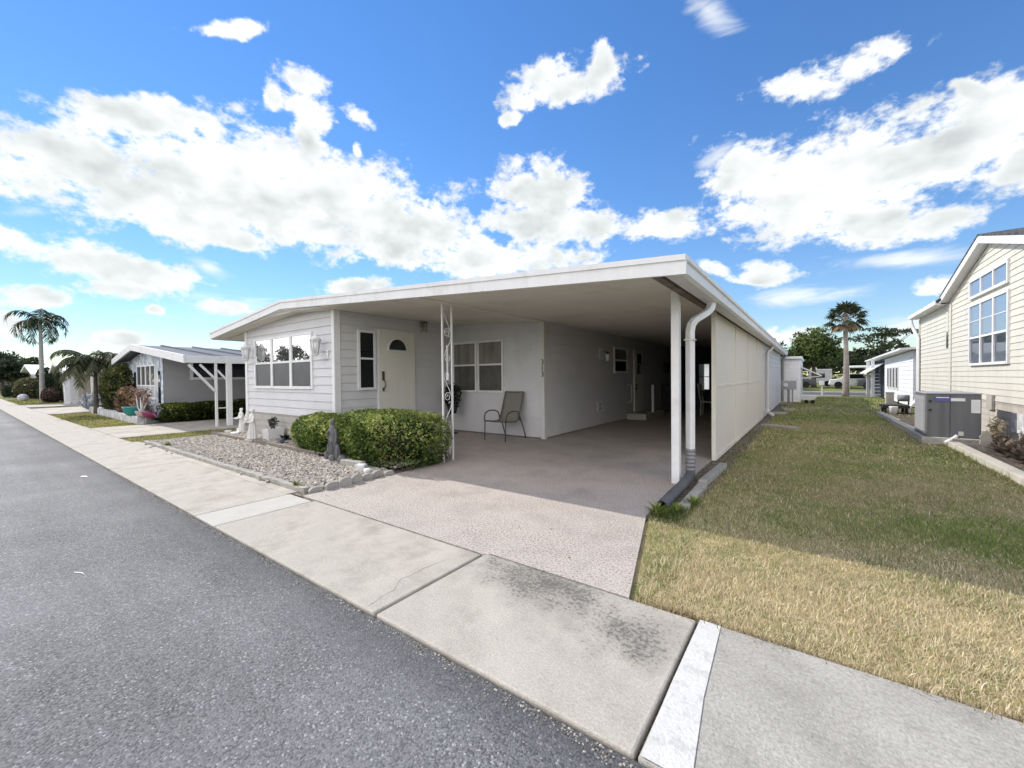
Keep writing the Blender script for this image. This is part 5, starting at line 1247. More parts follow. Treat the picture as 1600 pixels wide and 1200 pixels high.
# ------------------------------------------------------------------ right-hand house
RH = thing('cream_house', (3.1, 14.5, 0), 'cream clapboard house on the right with a gable and tall grouped windows', 'house')
RW = Plane((3.1, 9.2), (0, 1), (-1, 0))          # along = Y - 9.2
def gz(y):      # underside of the gable / eave line
    if y <= 15.62: return 4.17 - .262 * abs(y - 12.55)
    return 3.31
reg = [(0, .80), (11.05, .80), (11.05, 3.34), (7.25, 3.34), (7.25, 3.36), (4.0, 4.19), (0, 3.14)]
m = MB(); m.lap(RW, reg, .128, lip=.012, gap=.005); m.build('wall', M['siding_cream'], RH)
m = MB(); m.lap(RW, [(0, -.05), (11.05, -.05), (11.05, .79), (0, .79)], .135, lip=.010, back=.05); m.build('skirting', M['skirt_cream'], RH)
m = MB(); m.lap(Plane((3.1, 20.25), (1, 0), (0, 1)), [(0, 0), (7, 0), (7, 3.2), (0, 3.2)], .128); m.lap(Plane((10.1, 9.2), (-1, 0), (0, -1)), [(0, 0), (7, 0), (7, 3.2), (0, 3.2)], .128); m.lap(Plane((10.1, 20.25), (0, -1), (1, 0)), [(0, 0), (11, 0), (11, 3.2), (0, 3.2)], .128); m.build('wall', M['siding_cream'], RH)
# cross gable roof: two slopes, ridge along X; shingle on top of white barge boards
YC = 13.2
def rz(y): return 4.41 - .262 * abs(y - YC)
m = MB()
m.prism([(8.9, rz(8.9) - .04), (YC, 4.37), (16.45, rz(16.45) - .04), (16.45, rz(16.45)), (YC, 4.41), (8.9, rz(8.9))], lambda a, b, t: (t, a, b), 2.90, 10.5)
m.hexa([(2.86, 16.3, 3.44), (6.6, 16.3, 4.25), (6.6, 20.5, 4.25), (2.86, 20.5, 3.44), (2.86, 16.3, 3.48), (6.6, 16.3, 4.30), (6.6, 20.5, 4.30), (2.86, 20.5, 3.48)])
m.hexa([(6.6, 16.3, 4.25), (10.5, 16.3, 3.40), (10.5, 20.5, 3.40), (6.6, 20.5, 4.25), (6.6, 16.3, 4.30), (10.5, 16.3, 3.44), (10.5, 20.5, 3.44), (6.6, 20.5, 4.30)])
m.build('roof', M['shingle'], RH)
def barge(y0, y1):
    m = MB().hexa([(2.91, y0, rz(y0) - .195), (2.95, y0, rz(y0) - .195), (2.95, y1, rz(y1) - .195), (2.91, y1, rz(y1) - .195), (2.91, y0, rz(y0) - .042), (2.95, y0, rz(y0) - .042), (2.95, y1, rz(y1) - .042), (2.91, y1, rz(y1) - .042)]); m.build('barge_board', M['trim'], RH)
barge(8.9, YC - .001); barge(YC + .001, 16.45)
m = MB()
for y0, y1 in ((8.9, YC - .001), (YC + .001, 16.45)):
    m.hexa([(2.95, y0, rz(y0) - .19), (3.10, y0, rz(y0) - .19), (3.10, y1, rz(y1) - .19), (2.95, y1, rz(y1) - .19), (2.95, y0, rz(y0) - .175), (3.10, y0, rz(y0) - .175), (3.10, y1, rz(y1) - .175), (2.95, y1, rz(y1) - .175)])
m.box(2.93, 3.10, 16.46, 20.45, 3.325, 3.34); m.build('soffit', M['trim'], RH)
m = MB().prism([(2.82, 3.34), (2.90, 3.32), (2.93, 3.32), (2.93, 3.45), (2.91, 3.45), (2.91, 3.35), (2.85, 3.36), (2.83, 3.45), (2.81, 3.45)], lambda a, b, t: (a, t, b), 16.46, 20.45); m.build('gutter', M['trim'], RH)
sqtube([(2.87, 20.3, 3.33), (2.87, 20.3, 3.24), (2.92, 20.28, 3.02), (3.0, 20.15, 2.72), (3.03, 20.1, 2.62), (3.03, 20.1, .62), (2.95, 19.95, .42), (2.76, 19.75, .22), (2.74, 19.72, .02)], .085, .07, 'downpipe', 'trim', RH)
for q0, q1 in ((10.93, 11.06), (6.92, 7.05)): m = MB(); m.wbox(RW, q0, q1, .8, 3.28, .0, .035); m.build('corner_trim', M['siding_cream'], RH)
window(RH, RW, 2.88, 5.28, 3.14, 3.60, ['glass_blue'], fw=.055, cols=3, colw=.06, out=.05, label='horizontal triple transom window high in the gable')
window(RH, RW, 2.85, 5.28, 1.57, 3.02, ['glass_half', 'glass_blue'], fw=.055, mid=2.22, cols=3, colw=.075, out=.05, muntin=1, label='large triple sash window below the transom')
m = MB(); m.wbox(RW, 7.28, 7.46, 2.10, 2.55, .0, .02); m.build('wall_vent', M['glass_grey'], RH)
m = MB(); m.wbox(RW, 7.28, 7.46, 2.56, 3.25, .0, .022); m.build('shutter', M['siding_cream'], RH)
m = MB(); m.wbox(RW, 2.1, 2.7, .28, .64, .012, .03); m.build('crawl_vent', M['stonewall'], RH)
m = MB(); m.wbox(RW, 3.62, 3.95, .62, .93, .018, .06); m.build('vent_hood', M['skirt'], RH)
# ------------------------------------------------------------------ air conditioner
AC = thing('air_conditioner', (2.35, 12.4, .1), 'grey packaged air conditioning unit on a concrete pad beside the cream house', 'air conditioner')
m = MB().box(1.88, 2.64, 11.66, 12.72, .12, .98); m.build('cabinet', M['ac'], AC, bevel=.012)
m = MB().box(1.862, 1.879, 11.70, 12.68, .16, .93)
for k in range(14): m.box(1.854, 1.862, 11.75, 12.63, .22 + k * .048, .245 + k * .048)
m.build('coil_louvre', M['ac_side'], AC)
m = MB().box(1.865, 2.655, 11.645, 12.735, .981, 1.005); m.build('top_cover', M['ac_side'], AC, bevel=.006)
m = MB().box(2.0, 2.22, 11.646, 11.659, .84, .93); L_ = m.build('maker_label', M['labelblue'], AC)
m = MB().box(2.02, 2.20, 11.642, 11.645, .905, .922); m.build('label_band', M['labelwhite'], L_)
m = MB().box(2.225, 2.42, 11.646, 11.659, .845, .905); m.build('rating_label', M['labelwhite'], AC)
m = MB().box(2.50, 2.62, 11.646, 11.659, .62, .88); L_ = m.build('warning_label', M['labelwhite'], AC)
m = MB()
for k in range(6): m.box(2.515, 2.605, 11.643, 11.6455, .70 + k * .026, .706 + k * .026)
m.build('label_lines', M['trim_grey'], L_)
m = MB().box(2.33, 2.40, 11.646, 11.659, .17, .25); m.build('access_cover', M['trim_grey'], AC)
for zz in (.84, .66): m = MB().tube([(1.935, 11.66, zz), (1.935, 11.64, zz)], .024, 10); m.build('grommet', M['black'], AC)
m = MB().box(2.214, 2.220, 11.652, 11.659, .14, .96); m.build('panel_seam', M['black'], AC)
m = MB().box(1.80, 2.95, 11.55, 12.85, -.03, .12); m.build('pad', M['block'], AC, bevel=.012)
tag(MB().tube([(2.12, 11.5, .03), (2.28, 11.62, .13), (2.31, 11.66, .16)], .032, 12).build('drain_stub', M['trim'], at=(2.2, 11.6, 0)), 'short white pipe sticking out below the air conditioner', 'pipe')
# kerb lengths of the right bed
for i, (y0, y1) in enumerate(((2.6, 5.6), (5.62, 8.6), (8.62, 11.45))):
    tag(MB().hexa([(2.14, y0, -.05), (2.32, y0, -.05), (2.32, y1, -.05), (2.14, y1, -.05), (2.15, y0, .07), (2.31, y0, .07), (2.31, y1, .07), (2.15, y1, .07)]).build('bed_kerb', M['concrete'], at=(2.2, y0, 0), bevel=.012),
        'pale concrete kerb length between the right lawn and the planted bed', 'kerb', 'kerb lengths edging the right bed')
for i, (y0, y1) in enumerate(((13.0, 15.9), (15.92, 19.0))):
    tag(MB().hexa([(1.86, y0, -.05), (2.06, y0, -.05), (2.0, y1, -.05), (1.82, y1, -.05), (1.87, y0, .09), (2.05, y0, .09), (1.99, y1, .09), (1.83, y1, .09)]).build('bed_kerb', M['concrete'], at=(1.95, y0, 0), bevel=.012),
        'pale concrete kerb length in the lawn edge behind the air conditioner', 'kerb', 'kerb lengths behind the air conditioner')
BC = [(.035, .03, .028), (.08, .06, .05), (.16, .11, .09), (.22, .2, .14)]
for i, (cx, cy, s) in enumerate(((2.72, 10.9, .34), (2.62, 10.35, .36), (2.85, 10.45, .40), (2.62, 9.75, .36), (2.85, 9.9, .42), (2.7, 9.2, .40), (2.8, 11.25, .30), (2.55, 8.5, .4))):
    ground_plant('bromeliad', (cx, cy, .02), .1, 42, s, BC, 'dark maroon rosette bromeliad in the mulch bed before the cream skirting', 'plant', 'dark rosettes in the mulch bed', aspect=.22)
leafy(thing('dry_shrub', (2.78, 11.38, 0), 'dry pale-leaved plant at the corner of the air conditioner', 'plant'), 'foliage', (2.78, 11.4, .34), (.14, .13, .30), 110, .10, [(.25, .2, .13), (.45, .4, .3), (.2, .16, .1)])
lf = [(-.02, 0), (.02, 0), (.05, .06), (.10, .09), (.085, .15), (.125, .22), (.09, .25), (.105, .33), (.05, .34), (.03, .40), (-.01, .36), (-.06, .37), (-.07, .29), (-.115, .27), (-.09, .2), (-.12, .13), (-.07, .11), (-.055, .05)]
m = MB().prism(lf, lambda a, b, t: (2.5 + a * .8, 10.8 + a * .5 + t + .12 * b, b), -.012, .012)
tag(m.build('garden_ornament', M['concrete_grey'], at=(2.5, 10.8, 0), bevel=.006), 'pale leaf-shaped garden ornament among the dark rosettes', 'ornament')
# things behind the unit
BX = thing('low_trolley', (2.35, 19.8, 0), 'low black flatbed trolley with a white stand on the bed edge', 'trolley')
m = MB().box(2.02, 2.72, 19.3, 20.2, .20, .30); m.build('bed', M['black'], BX)
for xx, yy in ((2.1, 19.4), (2.64, 19.4), (2.1, 20.1), (2.64, 20.1)):
    m = MB().tube([(xx - .03, yy, .10), (xx + .03, yy, .10)], .10, 14); m.build('wheel', M['tyre'], BX)
WP = thing('bucket', (2.26, 18.9, 0), 'white plastic bucket standing in front of the black trolley', 'bucket')
m = MB().loft([(0, 2.26, 18.95, .09, .09), (.26, 2.26, 18.95, .115, .115), (.28, 2.26, 18.95, .12, .12)], 16); m.build('body', M['trim'], WP)
m = MB().tube([(2.26 + .12 * math.cos(t), 18.95 - .12 * abs(math.sin(t)) * .6, .26 - .12 * math.sin(t)) for t in np.linspace(0, math.pi, 9)], .005, 5); m.build('handle', M['boot'], WP)
PB = thing('utility_pedestal', (2.55, 22.6, 0), 'beige utility pedestal standing behind the black trolley', 'pedestal')
m = MB().box(2.45, 2.70, 22.5, 22.7, 0, .62); m.build('body', M['skirt_cream'], PB, bevel=.02)
m = MB().box(2.43, 2.72, 22.48, 22.72, .62, .66); m.build('cap', M['trim'], PB, bevel=.01)
HR = thing('hose_reel', (2.95, 22.3, 0), 'dark hose reel on legs against the far white wall', 'hose reel')
m = MB().tube([(2.78, 22.3, .42), (3.12, 22.3, .42)], .13, 16); m.build('drum', M['boot'], HR)
m = MB()
for xx in (2.8, 3.1): m.bar([(xx, 22.15, 0), (xx, 22.3, .42), (xx, 22.45, 0)], .03)
m.build('stand', M['black'], HR)
RK = tag(MB().ball((2.6, 14.3, .14), (.22, .26, .2), 12, 8).build('garden_rock', M['stonewall'], at=(2.6, 14.3, 0)), 'rounded pale rock in the mulch just beyond the air conditioner', 'rock')

# ------------------------------------------------------------------ houses at the back of the lots
FH = thing('white_house', (3.45, 28, 0), 'far white single-storey house with four tall windows and a striped side awning', 'house')
FWp = Plane((3.42, 23.6), (0, 1), (-1, 0))
m = MB(); m.lap(FWp, [(0, 0), (8.2, 0), (8.2, 2.22), (0, 2.36)], .19); m.lap(Plane((3.42, 23.6), (1, 0), (0, -1)), [(0, 0), (6, 0), (6, 2.5), (0, 2.36)], .19)
m.lap(Plane((3.42, 31.8), (1, 0), (0, 1)), [(0, 0), (6, 0), (6, 2.4), (0, 2.2)], .19); m.build('wall', M['siding_white'], FH)
m = MB().hexa([(2.95, 23.2, 2.38), (9.5, 23.2, 2.62), (9.5, 37, 2.46), (2.95, 37, 2.22), (2.95, 23.2, 2.46), (9.5, 23.2, 2.74), (9.5, 37, 2.58), (2.95, 37, 2.30)]); m.build('roof', M['trim'], FH)
for k in range(4): window(FH, FWp, 3.5 + k * .95, 4.15 + k * .95, .62, 1.75, ['glass_dark'], fw=.07)
for yy in (33.0, 35.6): m = MB().bar([(3.0, yy, 0), (3.0, yy, 2.2)], .16); m.build('porch_post', M['trim'], FH)
m = MB().box(3.42, 3.5, 31.9, 36.5, 0, 2.2); m.build('porch_end', M['darkroom'], FH)
for k in range(2):
    y0 = 32.2 + k * 2.2; m = MB()
    for j in range(6):
        a = y0 + j * .3; m.hexa([(3.40, a, 1.98), (3.40, a + .27, 1.98), (2.62, a + .27, 1.42), (2.62, a, 1.42), (3.40, a, 2.02), (3.40, a + .27, 2.02), (2.62, a + .27, 1.46), (2.62, a, 1.46)])
    m.build('awning', M['blindwhite'], FH)
m = MB()
for k in range(7): m.box(2.9, 3.3, 32.3 + k * .14, 32.36 + k * .14, .15 + .2 * k, .19 + .2 * k)
m.build('jalousie', M['trim'], FH)
SH = thing('white_annex', (-.8, 25, 0), 'white sided annex with side awnings beyond the end of the carport', 'annex')
m = MB(); m.lap(Plane((-4.6, 22.2 + 3.1), (1, 0), (0, -1)), [(0, 0), (4.1, 0), (4.1, 2.2), (0, 2.25)], .19); m.lap(Plane((-.46, 25.3), (0, 1), (1, 0)), [(0, 0), (6.5, 0), (6.5, 2.2), (0, 2.2)], .19)
m.build('wall', M['siding_white'], SH)
m = MB().box(-4.8, -.38, 25.15, 31.9, 2.2, 2.32); m.build('roof', M['trim'], SH)
for y0 in (26.2, 28.6):
    m = MB().hexa([(-.45, y0, 1.78), (-.45, y0 + 1.7, 1.78), (.42, y0 + 1.7, 1.30), (.42, y0, 1.30), (-.45, y0, 1.83), (-.45, y0 + 1.7, 1.83), (.42, y0 + 1.7, 1.35), (.42, y0, 1.35)]); m.build('awning', M['blindwhite'], SH)
    for yy in (y0 + .05, y0 + 1.65): m = MB().bar([(-.45, yy, 1.2), (.40, yy, 1.31)], .03); m.build('awning_arm', M['trim'], SH)
window(SH, Plane((-.46, 25.3), (0, 1), (1, 0)), 1.1, 2.4, .8, 1.7, ['glass_dark'], fw=.06)
EM = thing('electric_meter', (-.85, 22.6, 0), 'grey electric meter box on a post at the end of the store room', 'meter')
m = MB().bar([(-.85, 22.6, 0), (-.85, 22.6, .75)], .10); m.bar([(-.70, 22.6, 0), (-.70, 22.6, .72)], .05); m.build('post', M['boot'], EM)
m = MB().box(-1.12, -.55, 22.5, 22.7, .72, 1.12); m.build('box', M['ac_side'], EM, bevel=.01)
m = MB().tube([(-.95, 22.5, .93), (-.95, 22.42, .93)], .09, 14); m.build('dial', M['lampglass'], EM)
BKT = thing('garden_cart', (-.1, 24.6, 0), 'small white garden cart at the corner of the white annex', 'cart')
m = MB().hexa([(-.35, 24.4, .15), (.1, 24.4, .15), (.1, 24.8, .15), (-.35, 24.8, .15), (-.42, 24.35, .36), (.22, 24.35, .36), (.22, 24.85, .36), (-.42, 24.85, .36)]); m.build('tray', M['trim'], BKT)
for xx in (-.2, .05): m = MB().tube([(xx, 24.38, .09), (xx, 24.42, .09)], .09, 12); m.build('wheel', M['tyre'], BKT)
m = MB().tube([(.2, 24.6, .34), (.45, 24.6, .40)], .014, 6); m.build('handle', M['trim'], BKT)

# ------------------------------------------------------------------ trees
def tree(name, base, h, crown, n, size, cols, label, group=None, bark='bark_dark', clumps=26, trunk_r=.12, lean=0.0, low=.25, flat=1.0):
    """trunk with limbs reaching into leaf clumps scattered through the crown's volume"""
    T = thing(name, base, label, 'tree', group)
    bx, by, bz = base; rx, ry, rz_ = crown; cz = h - rz_
    d = unit(rng.normal(size=(clumps, 3))); d[:, 2] = np.where(d[:, 2] < -.5, -d[:, 2], d[:, 2])
    cc_ = np.array([bx + lean, by, bz + cz]) + d * (rng.uniform(.35, .92, (clumps, 1))) * np.array(crown)
    m = MB(); m.tube([(bx, by, bz), (bx + lean * .3, by, bz + (h - 2 * rz_) * .6), (bx + lean * .7, by, bz + max(h - 1.6 * rz_, h * .4))], [trunk_r, trunk_r * .8, trunk_r * .55], 9)
    m.build('trunk', M[bark], T)
    fork = np.array((bx + lean * .7, by, bz + max(h - 1.62 * rz_, h * .38)))
    m = MB()
    for c in cc_[:14]:
        mid = (fork + c) / 2 + np.array((0, 0, -.08 * h)); m.tube([tuple(fork), tuple(mid), tuple(c)], [trunk_r * .42, trunk_r * .25, trunk_r * .08], 6)
    m.build('limbs', M[bark], T)
    k = n // clumps; Ps, Ns, Ts = [], [], []
    for c in cc_:
        r = np.array(crown) * rng.uniform(.22, .42); dd = unit(rng.normal(size=(k, 3)))
        Ps.append(c + dd * rng.uniform(.45, 1.05, (k, 1)) * r * np.array((1, 1, flat))); Ns.append(dd); Ts.append(np.full(k, rng.uniform(-.22, .22)))
    P = np.concatenate(Ps); t = np.clip(.5 * rng.random(len(P)) + .25 + np.concatenate(Ts), 0, 1)
    faces_mesh('crown', leaf_quads(P, size, aspect=.5, nrm=np.concatenate(Ns) * .4), pal(cols, t) * rng.uniform(.75, 1.25, (len(P), 1)), M['leaf'], T)
    return T
OAK = [(.022, .036, .012), (.055, .085, .024), (.105, .145, .04), (.18, .20, .06)]
DK = [(.018, .028, .016), (.038, .055, .026), (.07, .09, .036)]
tree('broad_tree', (0.2, 56, 0), 6.2, (2.9, 2.6, 2.7), 5200, .40, OAK, 'large dense green tree behind the palm across the back street', trunk_r=.3, clumps=34)
tree('broad_tree', (-4.0, 58, 0), 5.6, (2.4, 2.2, 2.3), 2600, .42, DK, 'dark tree just above the far white annex awnings', trunk_r=.25)
tree('broad_tree', (4.6, 60, 0), 4.6, (2.4, 2.2, 1.9), 2400, .40, DK, 'low dark tree directly right of the palm trunk', 'far trees across the back street', trunk_r=.22)
tree('broad_tree', (8.0, 62, 0), 4.9, (2.6, 2.4, 2.0), 2400, .40, DK, 'dark far tree above the far white house roof', 'far trees across the back street', trunk_r=.22)
tree('broad_tree', (11.6, 60, 0), 5.6, (2.4, 2.2, 2.2), 2400, .40, DK, 'dark far tree peeping out beside the cream house downspout', 'far trees across the back street', trunk_r=.22)
tree('thin_tree', (7.4, 70, 0), 7.4, (4.6, 2.4, 1.5), 1100, .36, DK, 'sparse thin-crowned tree with open branches right of the palm', trunk_r=.2, clumps=30, flat=.5)
tree('broad_tree', (1.5, 66, 0), 4.6, (4.2, 2.2, 2.0), 2600, .42, DK, 'dark low tree filling the gap beneath the large green tree', trunk_r=.2)
tree('broad_tree', (-9, 64, 0), 5.2, (3.5, 2.2, 2.4), 2200, .42, DK, 'dark far tree hidden mostly behind the carport end', trunk_r=.2)

def fan_palm(name, base, h, R, label, nf=34, trunk=.17):
    T = thing(name, base, label, 'palm tree'); bx, by, bz = base
    zs = np.linspace(0, h, 26); m = MB()
    m.loft([(bz + z, bx + .03 * math.sin(z * .9), by, trunk * (1.25 - .45 * min(1, z / h * 1.6) + .03 * (i % 2)), trunk * (1.25 - .45 * min(1, z / h * 1.6) + .03 * (i % 2))) for i, z in enumerate(zs)], 12); m.build('trunk', M['bark'], T)
    m = MB(); V, C = [], []
    top = np.array((bx, by, bz + h))
    for i in range(nf):
        a = i * 2.39996 + random.uniform(-.2, .2); e = math.radians(82 - 128 * (i / (nf - 1)) + random.uniform(-8, 8))
        d = np.array((math.cos(a) * math.cos(e), math.sin(a) * math.cos(e), math.sin(e)))
        L = R * random.uniform(.55, .72); hub = top + d * L + np.array((0, 0, -.10 * L))
        m.tube([tuple(top), tuple(top + d * L * .5), tuple(hub)], [.022, .016, .010], 5)
        side = np.cross(d, (0, 0, 1.0)); side /= np.linalg.norm(side); up = np.cross(side, d)
        dead = e < math.radians(-28)
        for k in range(15):
            b = math.radians(-105 + 15 * k); q = d * math.cos(b) * .9 + side * math.sin(b) + np.array((0, 0, -.35 * abs(math.sin(b)) - .22)); q /= np.linalg.norm(q)
            l = R * .50 * random.uniform(.8, 1.1) * (1 - .25 * abs(math.sin(b))); w = np.cross(q, up); w = w / max(np.linalg.norm(w), 1e-6) * .045 * R
            p1 = hub + q * l * .55; p2 = hub + q * l + np.array((0, 0, -.22 * l))
            V.append([hub - w * .3, hub + w * .3, p1 + w, p1 - w]); V.append([p1 - w, p1 + w, p2 + w * .1, p2 - w * .1])
            c = np.array((.15, .11, .06) if dead else (.035, .045, .018)) * random.uniform(.7, 1.4); C += [c, c]
    m.build('leaf_stalks', M['bark'], T); faces_mesh('fronds', np.array(V), np.array(C), M['leaf'], T); return T
fan_palm('cabbage_palm', (1.74, 33.3, 0), 5.0, 1.22, 'tall fan palm with shaggy crown at the end of the lawn', trunk=.145)
def feather_palm(name, base, h, R, label, nf=13, trunk=.16, bark='bark_pale', e0=80, span=95, droop=8.5, cols=(.04, .06, .025), dens=3):
    T = thing(name, base, label, 'palm tree'); bx, by, bz = base; m = MB()
    m.loft([(bz + z, bx, by, trunk * (1.25 - .5 * min(1, z / h * 1.1)), trunk * (1.25 - .5 * min(1, z / h * 1.1))) for z in np.linspace(0, h, 16)], 12); m.build('trunk', M[bark], T)
    m = MB(); V, C = [], []; top = np.array((bx, by, bz + h))
    for i in range(nf):
        a = i * 2.39996; e = math.radians(e0 - span * (i / (nf - 1))); pts = []; p = top.copy(); L = R * random.uniform(.9, 1.15)
        for s in range(12):
            d = np.array((math.cos(a) * math.cos(e), math.sin(a) * math.cos(e), math.sin(e))); pts.append(p.copy()); p = p + d * L / 11; e -= math.radians(droop + 2.5 * s * .6)
        m.tube([tuple(q) for q in pts], [.03 - .002 * s for s in range(12)], 5)
        for s in range(2, 12):
            d = unit(pts[s] - pts[s - 1]); side = np.cross(d, (0, 0, 1.0)); side = side / max(np.linalg.norm(side), 1e-3)
            for sg in (-1, 1):
                for o in np.arange(dens) / dens:
                    b0 = pts[s - 1] + (pts[s] - pts[s - 1]) * o; l = R * .30 * (1 - .5 * abs(s / 11 - .45)) * random.uniform(.8, 1.15)
                    q = unit(side * sg * .75 + d * .45 + np.array((0, 0, -.55)) + rng.normal(size=3) * .14); w = d * .035 * R * .5
                    p1 = b0 + q * l * .5; p2 = b0 + q * l + np.array((0, 0, -.2 * l))
                    V.append([b0 - w * .5, b0 + w * .5, p1 + w, p1 - w]); V.append([p1 - w, p1 + w, p2 + w * .1, p2 - w * .1])
                    c = np.array(cols) * random.uniform(.6, 1.5); C += [c, c]
    m.build('leaf_stalks', M[bark], T); faces_mesh('fronds', np.array(V), np.array(C), M['leaf'], T); return T
SMALLPALM = lambda: feather_palm('date_palm', (-25.1, 3.68, 0), 2.05, 1.5, 'small feathery palm with slim dark trunk on the left verge', nf=26, trunk=.075, bark='bark_dark', e0=66, span=62, droop=4.2, cols=(.10, .11, .055), dens=4)
feather_palm('queen_palm', (-46.2, 3.95, 0), 5.8, 2.15, 'tall feathery palm with pale trunk beside the left pavement', trunk=.125)

# ------------------------------------------------------------------ left neighbour
NH = thing('stone_front_house', (-18, 4.3, 0), 'low grey home with pale stone front and white gable on the left', 'house')
NF = Plane((-22.9, 4.35), (1, 0), (0, -1)); NS = Plane((-18.2, 4.35), (0, 1), (1, 0))
def nz(x): return 2.74 - .108 * (x + 20.4) if x > -20.4 else 2.74 - .155 * (-20.4 - x)
m = MB(); m.prism([(0, -.05), (4.7, -.05), (4.7, nz(-18.2) - .16), (2.5, nz(-20.4) - .15), (0, nz(-22.9) - .16)], lambda a, b, t: NF.p(a, b, t), -.1, 0); m.build('stone_front', M['stone_front'], NH)
m = MB(); m.lap(NS, [(0.0, 0), (3.3, 0), (3.3, 2.3), (0, 2.3)], .25, lip=.012); m.lap(Plane((-18.2, 10.7), (0, 1), (1, 0)), [(0, 0), (11, 0), (11, 2.3), (0, 2.3)], .25); m.lap(Plane((-22.9, 22), (0, -1), (-1, 0)), [(0, 0), (17.6, 0), (17.6, 2.2), (0, 2.2)], .25); m.build('side_wall', M['siding_grey'], NH)
m = MB(); m.wbox(NS, 3.3, 6.35, 0, 2.3, -.05, .02); m.wbox(NS, 3.2, 3.3, 0, 2.3, .0, .04); m.build('plain_panel', M['panel_grey'], NH)
m = MB()
m.prism([(-23.4, nz(-23.4) - .07), (-20.4, 2.67), (-14.55, nz(-14.55) - .07), (-14.55, nz(-14.55)), (-20.4, 2.74), (-23.4, nz(-23.4))], lambda a, b, t: (a, t, b), 3.98, 22)
for y in np.arange(4.8, 22, 1.0): m.hexa([(-20.4, y, 2.735), (-14.56, y, nz(-14.56)), (-14.56, y + .08, nz(-14.56)), (-20.4, y + .08, 2.735), (-20.4, y, 2.79), (-14.56, y, nz(-14.56) + .05), (-14.56, y + .08, nz(-14.56) + .05), (-20.4, y + .08, 2.79)])
m.build('roof', M['roof_grey'], NH)
def nf(x0, x1):
    m = MB(); m.hexa([(x0, 3.92, nz(x0) - .20), (x1, 3.92, nz(x1) - .20), (x1, 3.97, nz(x1) - .20), (x0, 3.97, nz(x0) - .20), (x0, 3.92, nz(x0) + .03), (x1, 3.92, nz(x1) + .03), (x1, 3.97, nz(x1) + .03), (x0, 3.97, nz(x0) + .03)]); m.build('barge_board', M['trim'], NH)
nf(-23.45, -20.402); nf(-20.398, -14.5)
m = MB().box(-14.55, -14.50, 3.975, 22, nz(-14.5) - .19, nz(-14.5) + .03); m.build('fascia', M['trim'], NH)
window(NH, NF, 1.35, 3.85, .72, 2.0, ['panel_grey', 'glass_half'], fw=.06, mid=1.22, cols=4, colw=.09, label='four-light bay style window in the pale stone front')
for q0, q1 in ((.85, 1.12), (4.12, 4.35)): m = MB(); m.wbox(NF, q0, q1, .6, 1.75, .0, .02); m.build('side_light', M['glass_dark'], NH)
window(NH, NS, .75, 2.75, 1.42, 2.15, ['glass_dark'], fw=.09, label='small dark high window in the grey side wall')
window(NH, Plane((-18.2, 4.35), (0, 1), (1, 0)), 8.3, 10.5, 1.5, 2.15, ['greenpane'], fw=.08, label='green shaded window glimpsed beside the white front wall')
for i, (yy, w) in enumerate(((4.72, .06), (5.06, .13))):
    m = MB().bar([(-14.56, yy, 0), (-14.56, yy, nz(-14.56) - .07)], w); m.build('porch_post', M['trim'], NH)
for q0, q1, w_ in (((-14.56, 4.68, 1.08), (-14.56, 4.05, 1.86), .06), ((-14.56, 4.72, 1.42), (-14.56, 4.32, 1.87), .055), ((-14.56, 4.76, 1.7), (-14.56, 5.02, 1.38), .05), ((-14.56, 4.75, .55), (-14.56, 5.0, .55), .03)):
    m = MB().bar([q0, q1], w_); m.build('brace', M['trim'], NH)
# planter bed with a low limestone wall
PW = thing('planter_wall', (-18.5, 3.6, 0), 'low pale limestone planter wall before the stone-fronted house', 'wall')
m = MB().hexa([(-27.4, 3.75, -.05), (-17.85, 3.55, -.05), (-17.85, 3.75, -.05), (-27.4, 3.95, -.05), (-27.4, 3.75, .26), (-17.85, 3.55, .22), (-17.85, 3.75, .22), (-27.4, 3.95, .26)]); m.build('front_face', M['stonewall'], PW, bevel=.02)
m = MB().hexa([(-18.02, 3.76, -.05), (-17.84, 3.76, -.05), (-18.45, 4.9, -.05), (-18.7, 4.9, -.05), (-18.02, 3.76, .21), (-17.84, 3.76, .21), (-18.45, 4.9, .2), (-18.7, 4.9, .2)]); m.build('side_face', M['stonewall'], PW, bevel=.02)
m = MB().add([(-27.4, 3.9, .18), (-18, 3.72, .16), (-18.2, 4.34, .16), (-27.4, 4.5, .18)], [(0, 1, 2, 3)]); mm_ = MB(); mm_.add([(-27.4, 3.9, .18), (-18, 3.72, .16), (-18.2, 4.34, .16), (-27.4, 4.5, .18)], [(0, 1, 2, 3)]); tag(mm_.build('planter_soil', M['mulch'], at=(0, 0, 0)), kind='structure')
def bowl(name, c, r, h, mm, label):
    T = thing(name, c, label, 'plant pot'); x, y, z = c
    m = MB().loft([(z, x, y, r * .55, r * .55), (z + h * .3, x, y, r * .82, r * .82), (z + h * .7, x, y, r * .97, r * .97), (z + h * .92, x, y, r * 1.03, r * 1.03), (z + h, x, y, r * 1.05, r * 1.05), (z + h, x, y, r * .9, r * .9), (z + h * .85, x, y, r * .88, r * .88)], 20); m.build('bowl', M[mm], T); return T
T1 = bowl('glazed_pot', (-18.75, 3.66, .22), .30, .30, 'teal', 'big teal glazed bowl on the low limestone planter wall')
T2 = bowl('glazed_pot', (-17.75, 3.92, .17), .26, .20, 'magenta', 'low magenta bowl at the corner of the limestone planter wall')
T3 = bowl('clay_pot', (-17.9, 3.70, .2), .18, .2, 'pinkpot', 'tilted faded pink pot between the teal and magenta bowls')
RED = [(.10, .06, .04), (.24, .14, .10), (.38, .25, .18), (.16, .16, .07)]
